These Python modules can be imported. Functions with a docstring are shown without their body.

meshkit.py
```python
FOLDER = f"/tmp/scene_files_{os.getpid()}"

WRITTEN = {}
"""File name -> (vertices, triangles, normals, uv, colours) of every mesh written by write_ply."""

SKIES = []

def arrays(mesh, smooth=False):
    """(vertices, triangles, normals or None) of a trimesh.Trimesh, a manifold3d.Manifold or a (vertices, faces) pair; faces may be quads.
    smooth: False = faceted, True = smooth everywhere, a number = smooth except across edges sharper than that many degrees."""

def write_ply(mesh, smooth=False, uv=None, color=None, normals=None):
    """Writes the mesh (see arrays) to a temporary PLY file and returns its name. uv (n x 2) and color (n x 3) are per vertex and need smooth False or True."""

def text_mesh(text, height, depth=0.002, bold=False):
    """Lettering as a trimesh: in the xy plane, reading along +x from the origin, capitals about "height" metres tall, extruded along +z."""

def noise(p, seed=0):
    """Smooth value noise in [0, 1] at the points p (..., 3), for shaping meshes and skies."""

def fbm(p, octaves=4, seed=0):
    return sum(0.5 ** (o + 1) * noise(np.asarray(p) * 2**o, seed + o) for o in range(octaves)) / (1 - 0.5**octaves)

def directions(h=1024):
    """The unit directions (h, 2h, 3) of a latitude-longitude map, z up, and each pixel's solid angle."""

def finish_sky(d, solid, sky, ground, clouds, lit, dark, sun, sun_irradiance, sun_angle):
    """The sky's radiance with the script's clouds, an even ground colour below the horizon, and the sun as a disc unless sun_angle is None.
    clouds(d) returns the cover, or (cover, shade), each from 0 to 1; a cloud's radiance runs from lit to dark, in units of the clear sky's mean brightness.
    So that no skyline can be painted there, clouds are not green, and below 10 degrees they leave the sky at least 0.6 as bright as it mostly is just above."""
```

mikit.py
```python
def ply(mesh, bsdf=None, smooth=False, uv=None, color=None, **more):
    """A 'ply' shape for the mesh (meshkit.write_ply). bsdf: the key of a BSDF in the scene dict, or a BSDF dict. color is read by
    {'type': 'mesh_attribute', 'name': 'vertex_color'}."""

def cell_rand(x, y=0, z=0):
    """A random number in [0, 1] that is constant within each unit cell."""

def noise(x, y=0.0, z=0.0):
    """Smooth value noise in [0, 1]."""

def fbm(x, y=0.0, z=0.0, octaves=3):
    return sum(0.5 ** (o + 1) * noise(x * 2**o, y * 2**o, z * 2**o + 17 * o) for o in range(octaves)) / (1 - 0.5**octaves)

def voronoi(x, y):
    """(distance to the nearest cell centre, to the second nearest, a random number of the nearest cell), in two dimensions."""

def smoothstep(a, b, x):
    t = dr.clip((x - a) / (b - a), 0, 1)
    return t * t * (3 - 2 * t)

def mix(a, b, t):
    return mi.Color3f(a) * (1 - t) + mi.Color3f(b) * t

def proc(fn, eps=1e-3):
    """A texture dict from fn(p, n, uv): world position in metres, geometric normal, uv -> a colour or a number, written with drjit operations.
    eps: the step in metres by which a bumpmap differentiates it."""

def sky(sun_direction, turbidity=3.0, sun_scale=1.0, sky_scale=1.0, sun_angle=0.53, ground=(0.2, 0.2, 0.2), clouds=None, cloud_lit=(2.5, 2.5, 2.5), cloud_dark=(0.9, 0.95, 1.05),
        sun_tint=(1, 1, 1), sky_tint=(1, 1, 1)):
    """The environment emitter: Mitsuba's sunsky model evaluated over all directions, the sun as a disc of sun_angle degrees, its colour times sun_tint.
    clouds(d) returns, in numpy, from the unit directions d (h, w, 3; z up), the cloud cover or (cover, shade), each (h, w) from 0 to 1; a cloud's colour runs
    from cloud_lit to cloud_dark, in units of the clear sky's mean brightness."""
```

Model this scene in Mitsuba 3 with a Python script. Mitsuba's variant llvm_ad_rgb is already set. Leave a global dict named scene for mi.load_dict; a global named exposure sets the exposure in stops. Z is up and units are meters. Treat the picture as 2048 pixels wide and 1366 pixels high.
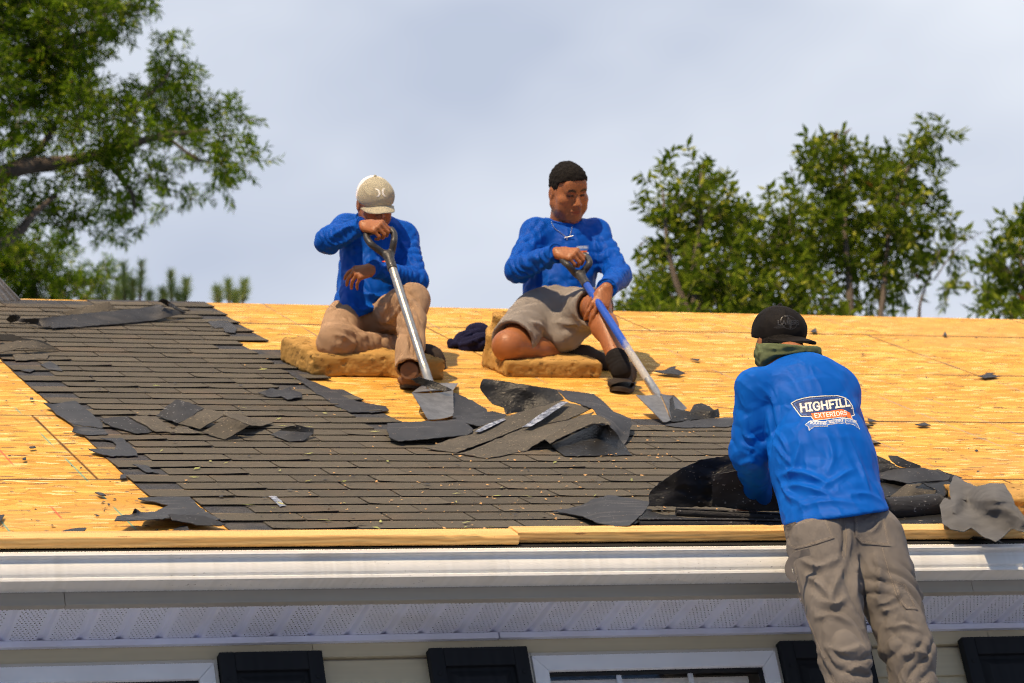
import math, random
import numpy as np, trimesh, drjit as dr, mitsuba as mi, mikit, meshkit
from scipy.spatial import Delaunay, cKDTree
from shapely.geometry import Polygon, Point
from shapely import contains_xy

T = mi.ScalarTransform4f
scene, labels = {}, {}
rng = np.random.default_rng(7)
random.seed(7)

# ---------------------------------------------------------------- camera, sky, exposure
CAM = np.array([0.0, 0.0, 1.65])
FOC = 6070.36                                   # focal length in pixels of the 2048 x 1366 photograph
ROT = np.array([[0.937892318, -0.309486673, -0.156767339], [0.015695899, 0.489265586, -0.871993593], [0.346571260, 0.815375488, 0.463736106]])
scene['camera'] = {'type': 'thinlens', 'fov': float(np.degrees(2 * np.arctan(1024 / FOC))), 'fov_axis': 'x',
                   'aperture_radius': 0.011, 'focus_distance': 11.0, 'near_clip': 0.1, 'far_clip': 2000.0,
                   'to_world': T().look_at(origin=CAM.tolist(), target=(CAM + ROT[2]).tolist(), up=(-ROT[1]).tolist())}
SUN = np.array([-0.65, -1.0, 1.05])




def clouds(d):
    """Broken cloud: a wide bank beyond the house, thinning to blue sky elsewhere."""
    q = d * np.array([1.0, 1.0, 1.8])
    big = meshkit.fbm(q * 1.6 + 5, 3, seed=3) + 0.34 * (d @ ROT[2])
    t = np.clip((big - 0.42) / 0.22, 0, 1)
    fine = meshkit.fbm(np.stack([d[..., 0] * 6.0, d[..., 1] * 6.0, d[..., 2] * 11.0], -1), 5, seed=12)
    return 0.97 * t * t * (3 - 2 * t), np.clip(0.45 + 2.4 * (fine - 0.5), 0, 1)


scene['sky'] = mikit.sky(SUN, turbidity=3.0, sun_scale=1.6, clouds=clouds, cloud_lit=(4.7, 4.95, 5.35), cloud_dark=(2.95, 3.3, 4.05), sun_tint=(1.0, 0.94, 0.84), sky_tint=(0.9, 1.0, 1.15), ground=(0.15, 0.17, 0.22))
exposure = 1.0

# ---------------------------------------------------------------- helpers
TH = 0.6772709404951134                         # roof pitch
SL = np.array([0, math.cos(TH), math.sin(TH)])  # up the slope
NO = np.array([0, -math.sin(TH), math.cos(TH)]) # roof normal
S0, V0 = 2.2129136616, 9.335                    # where the deck lies


def RP(u, v, h=0.0):
    """Roof coordinates (along the eave, up the slope, above the deck) to a point."""
    u, v, h = (np.asarray(a, float)[..., None] for a in np.broadcast_arrays(u, v, h))
    return CAM + u * np.array([1.0, 0, 0]) + (V0 + v) * SL + (h - S0) * NO


def ray(px, py):
    d = ROT.T @ np.array([px - 1024.0, py - 683.0, FOC])
    return d / np.linalg.norm(d)


def uv(px, py, h=0.0):
    """Where the roof (or the plane h above it) is seen at a point of the photograph: roof coordinates u, v."""
    d = ray(px, py)
    P = d * (-(S0 - h) / (NO @ d))
    return P[0], P @ SL - V0


def at(px, py, Y):
    """The point seen there that lies Y metres away, measured square to the house front."""
    d = ray(px, py)
    return CAM + d * (Y / d[1])


def rp(px, py, h=0.0):
    return RP(*uv(px, py, h), h)


def project(P):
    c = (np.asarray(P, float) - CAM) @ ROT.T
    return np.stack([1024 + FOC * c[..., 0] / c[..., 2], 683 + FOC * c[..., 1] / c[..., 2]], -1)


used = {}


def numbered(name):
    n = used.get(name, -1) + 1
    used[name] = n
    return name if n == 0 else f'{name}_{n:03d}'


def put(name, mesh, bsdf, smooth=False, parent=None, label=None, cat=None, group=None, kind=None, uv=None, color=None):
    key = numbered(f'{parent}__{name}' if parent else name)
    scene[key] = mikit.ply(mesh, bsdf, smooth=smooth, uv=uv, color=color)
    tag(key, label, cat, group, kind)
    return key


def tag(key, label=None, cat=None, group=None, kind=None):
    e = {k: v for k, v in (('label', label), ('category', cat), ('group', group), ('kind', kind)) if v}
    if e:
        labels.setdefault(key, {}).update(e)


def box(x0, x1, y0, y1, z0, z1):
    m = trimesh.creation.box(extents=(x1 - x0, y1 - y0, z1 - z0))
    m.apply_translation(((x0 + x1) / 2, (y0 + y1) / 2, (z0 + z1) / 2))
    return m


def cat_(ms):
    return trimesh.util.concatenate(ms)


def bevel_box(x0, x1, y0, y1, z0, z1, b=0.003):
    pts = []
    for i in (0, 1):
        for j in (0, 1):
            for k in (0, 1):
                c = np.array([(x0, x1)[i], (y0, y1)[j], (z0, z1)[k]])
                sg = np.array([1 - 2 * i, 1 - 2 * j, 1 - 2 * k]) * b
                for a in range(3):
                    q = c + sg
                    q[a] = c[a]
                    pts.append(q)
    return trimesh.PointCloud(pts).convex_hull


def sweep_profile(prof, x0, x1, closed=True):
    """An outline in (y, z) drawn along x, with end caps."""
    poly = Polygon(prof)
    m = trimesh.creation.extrude_polygon(poly, x1 - x0, engine='earcut')
    v = m.vertices.copy()
    m.vertices = np.stack([x0 + v[:, 2], v[:, 0], v[:, 1]], 1)
    m.fix_normals()
    return m


def tube(points, radii, sides=10, cap=True):
    p = np.asarray(points, float)
    r = np.broadcast_to(np.asarray(radii, float), (len(p),))
    t = np.gradient(p, axis=0)
    t /= np.linalg.norm(t, axis=1, keepdims=True) + 1e-12
    a = np.cross(t[0], [0.3, 0.5, 0.81])
    A = []
    for i in range(len(p)):
        a = a - (a @ t[i]) * t[i]
        a /= np.linalg.norm(a) + 1e-12
        A.append(a)
    A = np.array(A)
    B = np.cross(t, A)
    ang = np.arange(sides) * 2 * np.pi / sides
    v = p[:, None] + r[:, None, None] * (np.cos(ang)[None, :, None] * A[:, None] + np.sin(ang)[None, :, None] * B[:, None])
    n = len(p)
    f = []
    for i in range(n - 1):
        for j in range(sides):
            k = (j + 1) % sides
            f += [[i * sides + j, i * sides + k, (i + 1) * sides + k], [i * sides + j, (i + 1) * sides + k, (i + 1) * sides + j]]
    v = v.reshape(-1, 3)
    if cap:
        v = np.vstack([v, p[0], p[-1]])
        for j in range(sides):
            k = (j + 1) % sides
            f += [[n * sides, k, j], [n * sides + 1, (n - 1) * sides + j, (n - 1) * sides + k]]
    return trimesh.Trimesh(v, f, process=False)


def curve(pts, n=24):
    """A smooth curve through points (Catmull-Rom)."""
    p = np.asarray(pts, float)
    p = np.vstack([2 * p[0] - p[1], p, 2 * p[-1] - p[-2]])
    out = []
    m = max(2, n // (len(p) - 3))
    for i in range(1, len(p) - 2):
        for t in np.linspace(0, 1, m, endpoint=False):
            a, b, c, d = p[i - 1:i + 3]
            out.append(0.5 * (2 * b + (c - a) * t + (2 * a - 5 * b + 4 * c - d) * t * t + (3 * b - a - 3 * c + d) * t ** 3))
    out.append(p[-2])
    return np.array(out)


# ---------------------------------------------------------------- materials
def rgb(*c):
    return {'type': 'rgb', 'value': [float(x) for x in c]}


def mat(name, base, rough=0.6, bump=None, bump_scale=None, two=False, **k):
    b = {'type': 'principled', 'base_color': base if isinstance(base, dict) else rgb(*base), 'roughness': rough, **k}
    if bump is not None:
        b = {'type': 'bumpmap', 'arbitrary': mikit.proc(bump), 'bsdf': b, 'scale': bump_scale or 1.0}
    if two:
        b = {'type': 'twosided', 'bsdf': b}
    scene[name] = b
    return name


M3 = mikit


def slope_of(p):
    return p.y * SL[1] + (p.z - 1.65) * SL[2] - V0


CHALK = [(2.330, 0.0055, (0.06, 0.28, 0.20)), (1.905, 0.005, (0.06, 0.28, 0.22)), (2.115, 0.005, (0.60, 0.06, 0.04)), (5.86, 0.005, (0.16, 0.19, 0.20)), (6.63, 0.005, (0.16, 0.19, 0.20)),
         (6.40, 0.0055, (0.24, 0.28, 0.24)), (4.14, 0.006, (0.08, 0.08, 0.10)), (7.25, 0.005, (0.20, 0.23, 0.20)), (4.86, 0.005, (0.15, 0.18, 0.22))]


def osb_color(p, n, uv_):
    x, v = p.x, slope_of(p)
    w = M3.noise(x * 3, v * 3, 5.0) * 0.25
    f1, s1, r1 = M3.voronoi(x * 7.0 + w, v * 34 + M3.noise(x * 5, v * 5) * 1.6)
    f2, s2, r2 = M3.voronoi((x + 0.35 * v) * 5.5 + 31, (v - 0.16 * x) * 38 + 7)
    f3, s3, r3 = M3.voronoi(x * 16.0, v * 62.0 + 2.0 * M3.noise(x * 9, v * 9))
    r = dr.select(M3.cell_rand(r2 * 977.0) > 0.45, r1, r2)
    c = M3.mix((0.55, 0.262, 0.030), (0.72, 0.410, 0.075), M3.smoothstep(0.1, 0.9, r))
    c = M3.mix(c, (0.46, 0.20, 0.030), M3.smoothstep(0.80, 0.92, r) * 0.7)
    c = M3.mix(c, (0.90, 0.62, 0.26), M3.smoothstep(0.86, 0.95, r3) * 0.75)
    edge = M3.smoothstep(0.10, 0.02, dr.minimum(s1 - f1, s2 - f2))
    c = c * (1.0 - 0.30 * edge)
    c = M3.mix(c, (0.16, 0.065, 0.02), M3.smoothstep(0.955, 0.975, M3.cell_rand(r3 * 613.0)) * 0.85)
    dirt = M3.smoothstep(0.50, 0.80, M3.fbm(x * 1.3, v * 2.2, 3.0, octaves=4))
    c = M3.mix(c, (0.50, 0.27, 0.08), dirt * 0.45)
    for k, (u0, wd, col) in enumerate(CHALK):
        on = M3.smoothstep(wd, wd * 0.4, dr.abs(x - u0 - 0.004 * v)) * M3.smoothstep(0.25, 0.55, M3.noise(v * 7.0, k * 9.1))
        c = M3.mix(c, col, on * 0.75)
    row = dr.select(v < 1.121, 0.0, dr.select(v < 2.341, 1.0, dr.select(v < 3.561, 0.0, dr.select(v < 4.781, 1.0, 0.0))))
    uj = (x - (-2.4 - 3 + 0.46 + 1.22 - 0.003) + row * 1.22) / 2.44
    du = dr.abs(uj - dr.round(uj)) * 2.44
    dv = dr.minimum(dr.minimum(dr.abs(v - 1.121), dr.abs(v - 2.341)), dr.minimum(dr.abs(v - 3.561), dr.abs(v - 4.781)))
    joint_dark = dr.maximum(M3.smoothstep(0.010, 0.004, du), M3.smoothstep(0.020, 0.008, dv)) * (0.45 + 0.5 * M3.noise(x * 9.0, v * 9.0))  # shade of the sheet gaps put into the board colour along joints
    c = M3.mix(c, (0.10, 0.055, 0.025), joint_dark)
    nu, nv = x / 0.406, v / 0.1524
    nd = dr.sqrt(dr.square((nu - dr.round(nu)) * 0.406) + dr.square((nv - dr.round(nv)) * 0.1524 * 0.6))
    c = M3.mix(c, (0.14, 0.10, 0.07), M3.smoothstep(0.009, 0.005, nd) * 0.7)
    for k, v1 in enumerate((0.10, 0.62, 2.05, 3.4, 4.3)):
        on = M3.smoothstep(0.0035, 0.0012, dr.abs(v - v1)) * M3.smoothstep(0.4, 0.6, M3.noise(x * 4.0, k * 3.1))
        c = M3.mix(c, (0.22, 0.20, 0.13), on * 0.5)
    return c


def osb_bump(p, n, uv_):
    x, v = p.x, slope_of(p)
    f1, s1, r1 = M3.voronoi(x * 8.5, v * 46 + M3.noise(x * 5, v * 5) * 1.6)
    return 0.0010 * r1 + 0.0006 * M3.noise(x * 40, v * 260)


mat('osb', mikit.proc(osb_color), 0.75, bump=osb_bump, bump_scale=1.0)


def grain(p, s):
    return M3.noise(p.x * s, p.y * s, p.z * s)


def shingle_color(p, n, uv_):
    """uv.x: a number of the tab plus the place across it; uv.y: metres up from its lower edge."""
    t = uv_.y
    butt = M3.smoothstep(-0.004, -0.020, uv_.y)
    tone = M3.cell_rand(dr.floor(uv_.x + 0.001), 3.0)
    g = grain(p, 260.0)
    g2 = grain(p, 110.0)
    c = M3.mix((0.052, 0.046, 0.036), (0.092, 0.080, 0.060), tone * 0.6 + 0.25 * g2 + 0.2 * M3.fbm(p.x * 3, p.y * 3, p.z * 3))
    c = M3.mix(c, (0.20, 0.155, 0.105), M3.smoothstep(0.80, 0.97, g) * 0.7)
    c = M3.mix(c, (0.016, 0.016, 0.017), M3.smoothstep(0.25, 0.08, g) * 0.7)
    lap = M3.smoothstep(0.134, 0.140, t + 0.004 * g2)
    hd = M3.mix((0.022, 0.023, 0.028), (0.060, 0.062, 0.072), M3.smoothstep(0.35, 0.9, g))
    hd = M3.mix(hd, (0.10, 0.085, 0.06), 0.35 * M3.smoothstep(0.5, 0.8, M3.fbm(p.x * 9, p.y * 9, p.z * 9)))
    c = M3.mix(c, hd, lap)
    c = M3.mix(c, (0.22, 0.155, 0.085), M3.smoothstep(0.006, 0.002, dr.abs(t - 0.131)) * M3.smoothstep(0.3, 0.7, M3.noise(p.x * 14, 2.0)) * 0.8)
    dust = M3.smoothstep(0.55, 0.75, M3.fbm(p.x * 5, p.y * 5, p.z * 5 + 4))
    c = M3.mix(c, (0.13, 0.085, 0.05), dust * 0.25 + 0.4 * M3.smoothstep(0.93, 0.98, grain(p, 75.0)))
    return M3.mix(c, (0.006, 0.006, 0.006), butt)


def grit(p, n, uv_):
    return 0.0009 * grain(p, 330.0) + 0.0012 * grain(p, 120.0)


mat('shingle_face', mikit.proc(shingle_color), 0.85, bump=grit, bump_scale=1.0, two=True)
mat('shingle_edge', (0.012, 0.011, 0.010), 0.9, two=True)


def felt_color(p, n, uv_):
    f = M3.fbm(p.x * 14, p.y * 14, p.z * 14, octaves=4)
    c = M3.mix((0.016, 0.017, 0.020), (0.040, 0.041, 0.047), f)
    c = M3.mix(c, (0.13, 0.12, 0.11), 0.5 * M3.smoothstep(0.60, 0.85, M3.noise(p.x * 6, p.y * 60, p.z * 9)) * f)
    c = M3.mix(c, (0.16, 0.15, 0.14), 0.8 * M3.smoothstep(0.86, 0.95, grain(p, 130.0)))
    return M3.mix(c, (0.30, 0.20, 0.10), 0.7 * M3.smoothstep(0.945, 0.97, grain(p, 70.0)))


mat('felt', mikit.proc(felt_color), 0.62, bump=lambda p, n, t: 0.0022 * M3.fbm(p.x * 32, p.y * 32, p.z * 32) + 0.0004 * grain(p, 300.0), bump_scale=1.0, two=True)


def pale_felt_color(p, n, uv_):
    f = M3.fbm(p.x * 22, p.y * 22, p.z * 22, octaves=4)
    return M3.mix((0.060, 0.060, 0.063), (0.115, 0.115, 0.117), f)


mat('pale_felt', mikit.proc(pale_felt_color), 0.8, bump=lambda p, n, t: 0.003 * M3.fbm(p.x * 40, p.y * 40, p.z * 40), bump_scale=1.0, two=True)


def tar_color(p, n, uv_):
    g = grain(p, 120.0)
    c = M3.mix((0.006, 0.006, 0.006), (0.016, 0.015, 0.014), M3.fbm(p.x * 10, p.y * 10, p.z * 10))
    return M3.mix(c, (0.30, 0.25, 0.19), M3.smoothstep(0.87, 0.95, g) * 0.9)


mat('tar_back', mikit.proc(tar_color), 0.5, bump=grit, bump_scale=1.5, two=True)


def loose_color(p, n, uv_):
    g = grain(p, 150.0)
    c = M3.mix((0.050, 0.045, 0.037), (0.105, 0.092, 0.073), M3.fbm(p.x * 8, p.y * 8, p.z * 8, octaves=4))
    c = M3.mix(c, (0.30, 0.24, 0.16), M3.smoothstep(0.78, 0.95, g) * 0.8)
    return M3.mix(c, (0.025, 0.024, 0.022), M3.smoothstep(0.26, 0.08, g) * 0.8)


mat('loose_granules', mikit.proc(loose_color), 0.85, bump=grit, bump_scale=1.4, two=True)


def dark_granule_color(p, n, uv_):
    g = grain(p, 120.0)
    c = M3.mix((0.012, 0.0125, 0.015), (0.032, 0.033, 0.038), M3.fbm(p.x * 12, p.y * 12, p.z * 12))
    return M3.mix(c, (0.24, 0.24, 0.25), M3.smoothstep(0.80, 0.94, g) * 0.85)


mat('dark_granules', mikit.proc(dark_granule_color), 0.7, bump=grit, bump_scale=1.6, two=True)
mat('seal_strip', mikit.proc(lambda p, n, t: M3.mix((0.07, 0.08, 0.11), (0.34, 0.37, 0.45), M3.smoothstep(0.3, 0.75, M3.fbm(p.x * 60, p.y * 60, p.z * 60)))), 0.4, two=True)


def wood_color(p, n, uv_):
    y, z = p.y * NO[1] + p.z * NO[2], slope_of(p)
    ring = dr.sin((y * 55 + z * 70 + 1.6 * M3.noise(p.x * 1.1, y * 20, z * 20) + 0.6 * M3.noise(p.x * 9, y * 60, z * 60)) * 6.28)
    c = M3.mix((0.66, 0.37, 0.115), (0.77, 0.49, 0.185), 0.5 + 0.5 * ring)
    c = M3.mix(c, (0.44, 0.20, 0.055), 0.45 * M3.smoothstep(0.5, 0.8, M3.fbm(p.x * 3.0, y * 40, z * 40)))
    f, s, r = M3.voronoi(p.x * 2.6, z * 16.0 + y * 16.0)
    c = M3.mix(c, (0.20, 0.08, 0.03), M3.smoothstep(0.085, 0.03, f) * M3.smoothstep(0.55, 0.65, r) * 0.85)
    c = M3.mix(c, (0.16, 0.09, 0.05), 0.7 * M3.smoothstep(0.93, 0.97, M3.noise(p.x * 60, y * 170, z * 170)))
    return c


mat('lumber', mikit.proc(wood_color), 0.65, bump=lambda p, n, t: 0.0012 * M3.noise(p.x * 12, p.y * 160, p.z * 160) + 0.002 * M3.noise(p.x * 25, p.y * 25, p.z * 25), bump_scale=1.0)


def gutter_color(p, n, uv_):
    streak = M3.noise(p.x * 95.0, p.z * 3.0) * M3.noise(p.x * 11, p.z * 2 + 4.0)
    c = M3.mix((0.75, 0.755, 0.74), (0.64, 0.64, 0.61), streak)
    spots = M3.smoothstep(0.90, 0.95, grain(p, 160.0)) * M3.smoothstep(0.60, 0.75, M3.noise(p.x * 3.2, 2.0))
    c = M3.mix(c, (0.10, 0.06, 0.04), 0.8 * spots)
    return M3.mix(c, (0.42, 0.38, 0.32), 0.35 * M3.smoothstep(0.6, 0.9, M3.noise(p.x * 6, p.z * 120)) * M3.smoothstep(5.69, 5.72, p.z))


mat('gutter_paint', mikit.proc(gutter_color), 0.42)
mat('drip_white', mikit.proc(lambda p, n, t: M3.mix((0.80, 0.79, 0.76), (0.66, 0.64, 0.60), M3.noise(p.x * 7, 1.0))), 0.35)
mat('fascia_paint', mikit.proc(lambda p, n, t: M3.mix((0.36, 0.345, 0.30), (0.30, 0.285, 0.25), M3.fbm(p.x * 2, p.z * 60))), 0.5)
mat('soffit_vinyl', mikit.proc(lambda p, n, t: M3.mix((0.70, 0.74, 0.88), (0.64, 0.66, 0.76), M3.smoothstep(0.45, 0.8, M3.fbm(p.x * 4, p.y * 9, 1.0)))), 0.5)
mat('hole_dark', (0.02, 0.02, 0.022), 0.9, two=True)
mat('siding_vinyl', mikit.proc(lambda p, n, t: M3.mix((0.54, 0.475, 0.32), (0.48, 0.42, 0.275), M3.fbm(p.x * 1.7, p.z * 90, 2.0))), 0.55,
    bump=lambda p, n, t: 0.0006 * M3.noise(p.x * 9, p.z * 260), bump_scale=1.0)
mat('window_vinyl', mikit.proc(lambda p, n, t: M3.mix((0.78, 0.79, 0.80), (0.70, 0.70, 0.70), M3.fbm(p.x * 6, p.z * 6, 3.0))), 0.4)
mat('trim_vinyl', (0.50, 0.47, 0.40), 0.5)
mat('shutter_paint', mikit.proc(lambda p, n, t: M3.mix((0.010, 0.012, 0.015), (0.015, 0.017, 0.020), M3.noise(p.x * 60, p.z * 6))), 0.65, specular=0.2,
    bump=lambda p, n, t: 0.0005 * M3.noise(p.x * 120, p.z * 9), bump_scale=1.0)
scene['pane_glass'] = {'type': 'thindielectric', 'int_ior': 1.5}
mat('blind_slat', (0.78, 0.75, 0.68), 0.6)
mat('room_dark', (0.10, 0.095, 0.085), 0.9, two=True)
mat('ground_bounce', mikit.proc(lambda p, n, t: M3.mix((0.13, 0.155, 0.22), (0.21, 0.24, 0.32), M3.fbm(p.x * 0.5, p.y * 0.5, 0.0, octaves=4))), 0.95)  # blue grey set for the cool light it bounces up to the soffit

# ---------------------------------------------------------------- ground
g = trimesh.Trimesh([[-900, -900, 0], [900, -900, 0], [900, 900, 0], [-900, 900, 0]], [[0, 1, 2], [0, 2, 3]], process=False)
put('ground', g, 'ground_bounce', label='unseen ground around the house, coloured blue grey to bounce light up at the soffit', kind='structure')

# ---------------------------------------------------------------- house
HX0, HX1 = -2.4, 11.6                           # gable to gable
YW = 9.01                                       # front wall
ZC = 1.65
RIDGE_V = 5.44
house = 'house'
tag(house, 'house with cream siding whose steep roof is being stripped down to orange wood sheathing', 'house')
yr = float(RP(0, RIDGE_V)[1])
zr = float(RP(0, RIDGE_V)[2])
# wall core behind the boards, gable ends and rear
core = [(YW + 0.03, 0.0), (2 * yr - YW - 0.03, 0.0), (2 * yr - YW - 0.03, ZC + 3.97), (yr, zr - 0.42), (YW + 0.03, ZC + 3.97)]
# the core is opened behind the windows: two end pieces, a lower block and piers
WIN = [(1.630, 2.577), (3.667, 4.614), (5.704, 6.651)]
WZ1, WZ0 = ZC + 3.886, ZC + 2.35
mat('wall_core', (0.45, 0.41, 0.33), 0.9)
xs = [HX0 + 0.3] + [w for ab in WIN for w in ab] + [HX1 - 0.3]
piers = [box(xs[i], xs[i + 1], YW + 0.02, YW + 0.12, WZ0, ZC + 3.975) for i in range(0, len(xs), 2)]
piers += [box(xs[0], xs[-1], YW + 0.02, YW + 0.12, 0, WZ0 - 0.001)]
piers += [box(a + 0.001, b - 0.001, YW + 0.02, YW + 0.12, WZ1 + 0.001, ZC + 3.974) for a, b in WIN]
piers += [box(xs[0], xs[-1], 2 * yr - YW - 0.12, 2 * yr - YW, 0, ZC + 3.97)]
for xa, xb in ((HX0 + 0.301, HX0 + 0.42), (HX1 - 0.42, HX1 - 0.301)):
    piers.append(sweep_profile([(YW + 0.121, 0), (2 * yr - YW - 0.121, 0), (2 * yr - YW - 0.121, ZC + 3.9), (yr, zr - 0.35), (YW + 0.121, ZC + 3.9)], xa, xb))
put('core', cat_(piers), 'wall_core', parent='house__wall')
# room behind the windows
put('room', cat_([box(HX0 + 0.5, HX1 - 0.5, YW + 1.6, YW + 1.65, WZ0 - 0.6, ZC + 3.8), box(HX0 + 0.5, HX1 - 0.5, YW + 0.13, YW + 1.59, ZC + 3.81, ZC + 3.85), box(HX0 + 0.5, HX1 - 0.5, YW + 0.13, YW + 1.59, WZ0 - 0.65, WZ0 - 0.61)]), 'room_dark', parent='house__wall')

# siding boards: each course a lapped board, cut at the openings; first course is the flat strip under the soffit
EXPO = 0.1075
BZ = ZC + 3.878


def lap_board(x0, x1, z0, ht):
    y = YW
    return sweep_profile([(y + 0.018, z0 + ht + 0.004), (y + 0.006, z0 + ht + 0.004), (y - 0.005, z0 + 0.012), (y - 0.007, z0), (y + 0.003, z0), (y + 0.004, z0 + 0.010), (y + 0.018, z0 + 0.010)], x0, x1)


cuts = [(1.630 - 0.012, 2.577 + 0.012), (3.667 - 0.012, 4.614 + 0.012), (5.704 - 0.012, 6.651 + 0.012)]
# frieze strip, in two lengths
for a, b in ((HX0 + 0.29, 2.914), (2.916, 5.475), (5.477, HX1 - 0.29)):
    put('siding_board', box(a, b, YW - 0.0065, YW + 0.018, BZ + 0.014, ZC + 3.962), 'siding_vinyl', parent='house__wall')
for r in range(36):
    z0 = BZ - r * EXPO - (EXPO - 0.012) if r else BZ - EXPO + 0.0005
    z0 = BZ - (r + 1) * EXPO
    if z0 < 0.25:
        break
    if z0 + EXPO < WZ0 + 0.02:
        spans = [(HX0 + 0.29, 3.1 + 0.9 * (r % 3)), (3.102 + 0.9 * (r % 3), HX1 - 0.29)]
    else:
        spans = [(HX0 + 0.29, cuts[0][0]), (cuts[0][1], cuts[1][0]), (cuts[1][1], cuts[2][0]), (cuts[2][1], HX1 - 0.29)]
    for a, b in spans:
        put('siding_board', lap_board(a, b, z0, EXPO), 'siding_vinyl', parent='house__wall')

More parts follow.
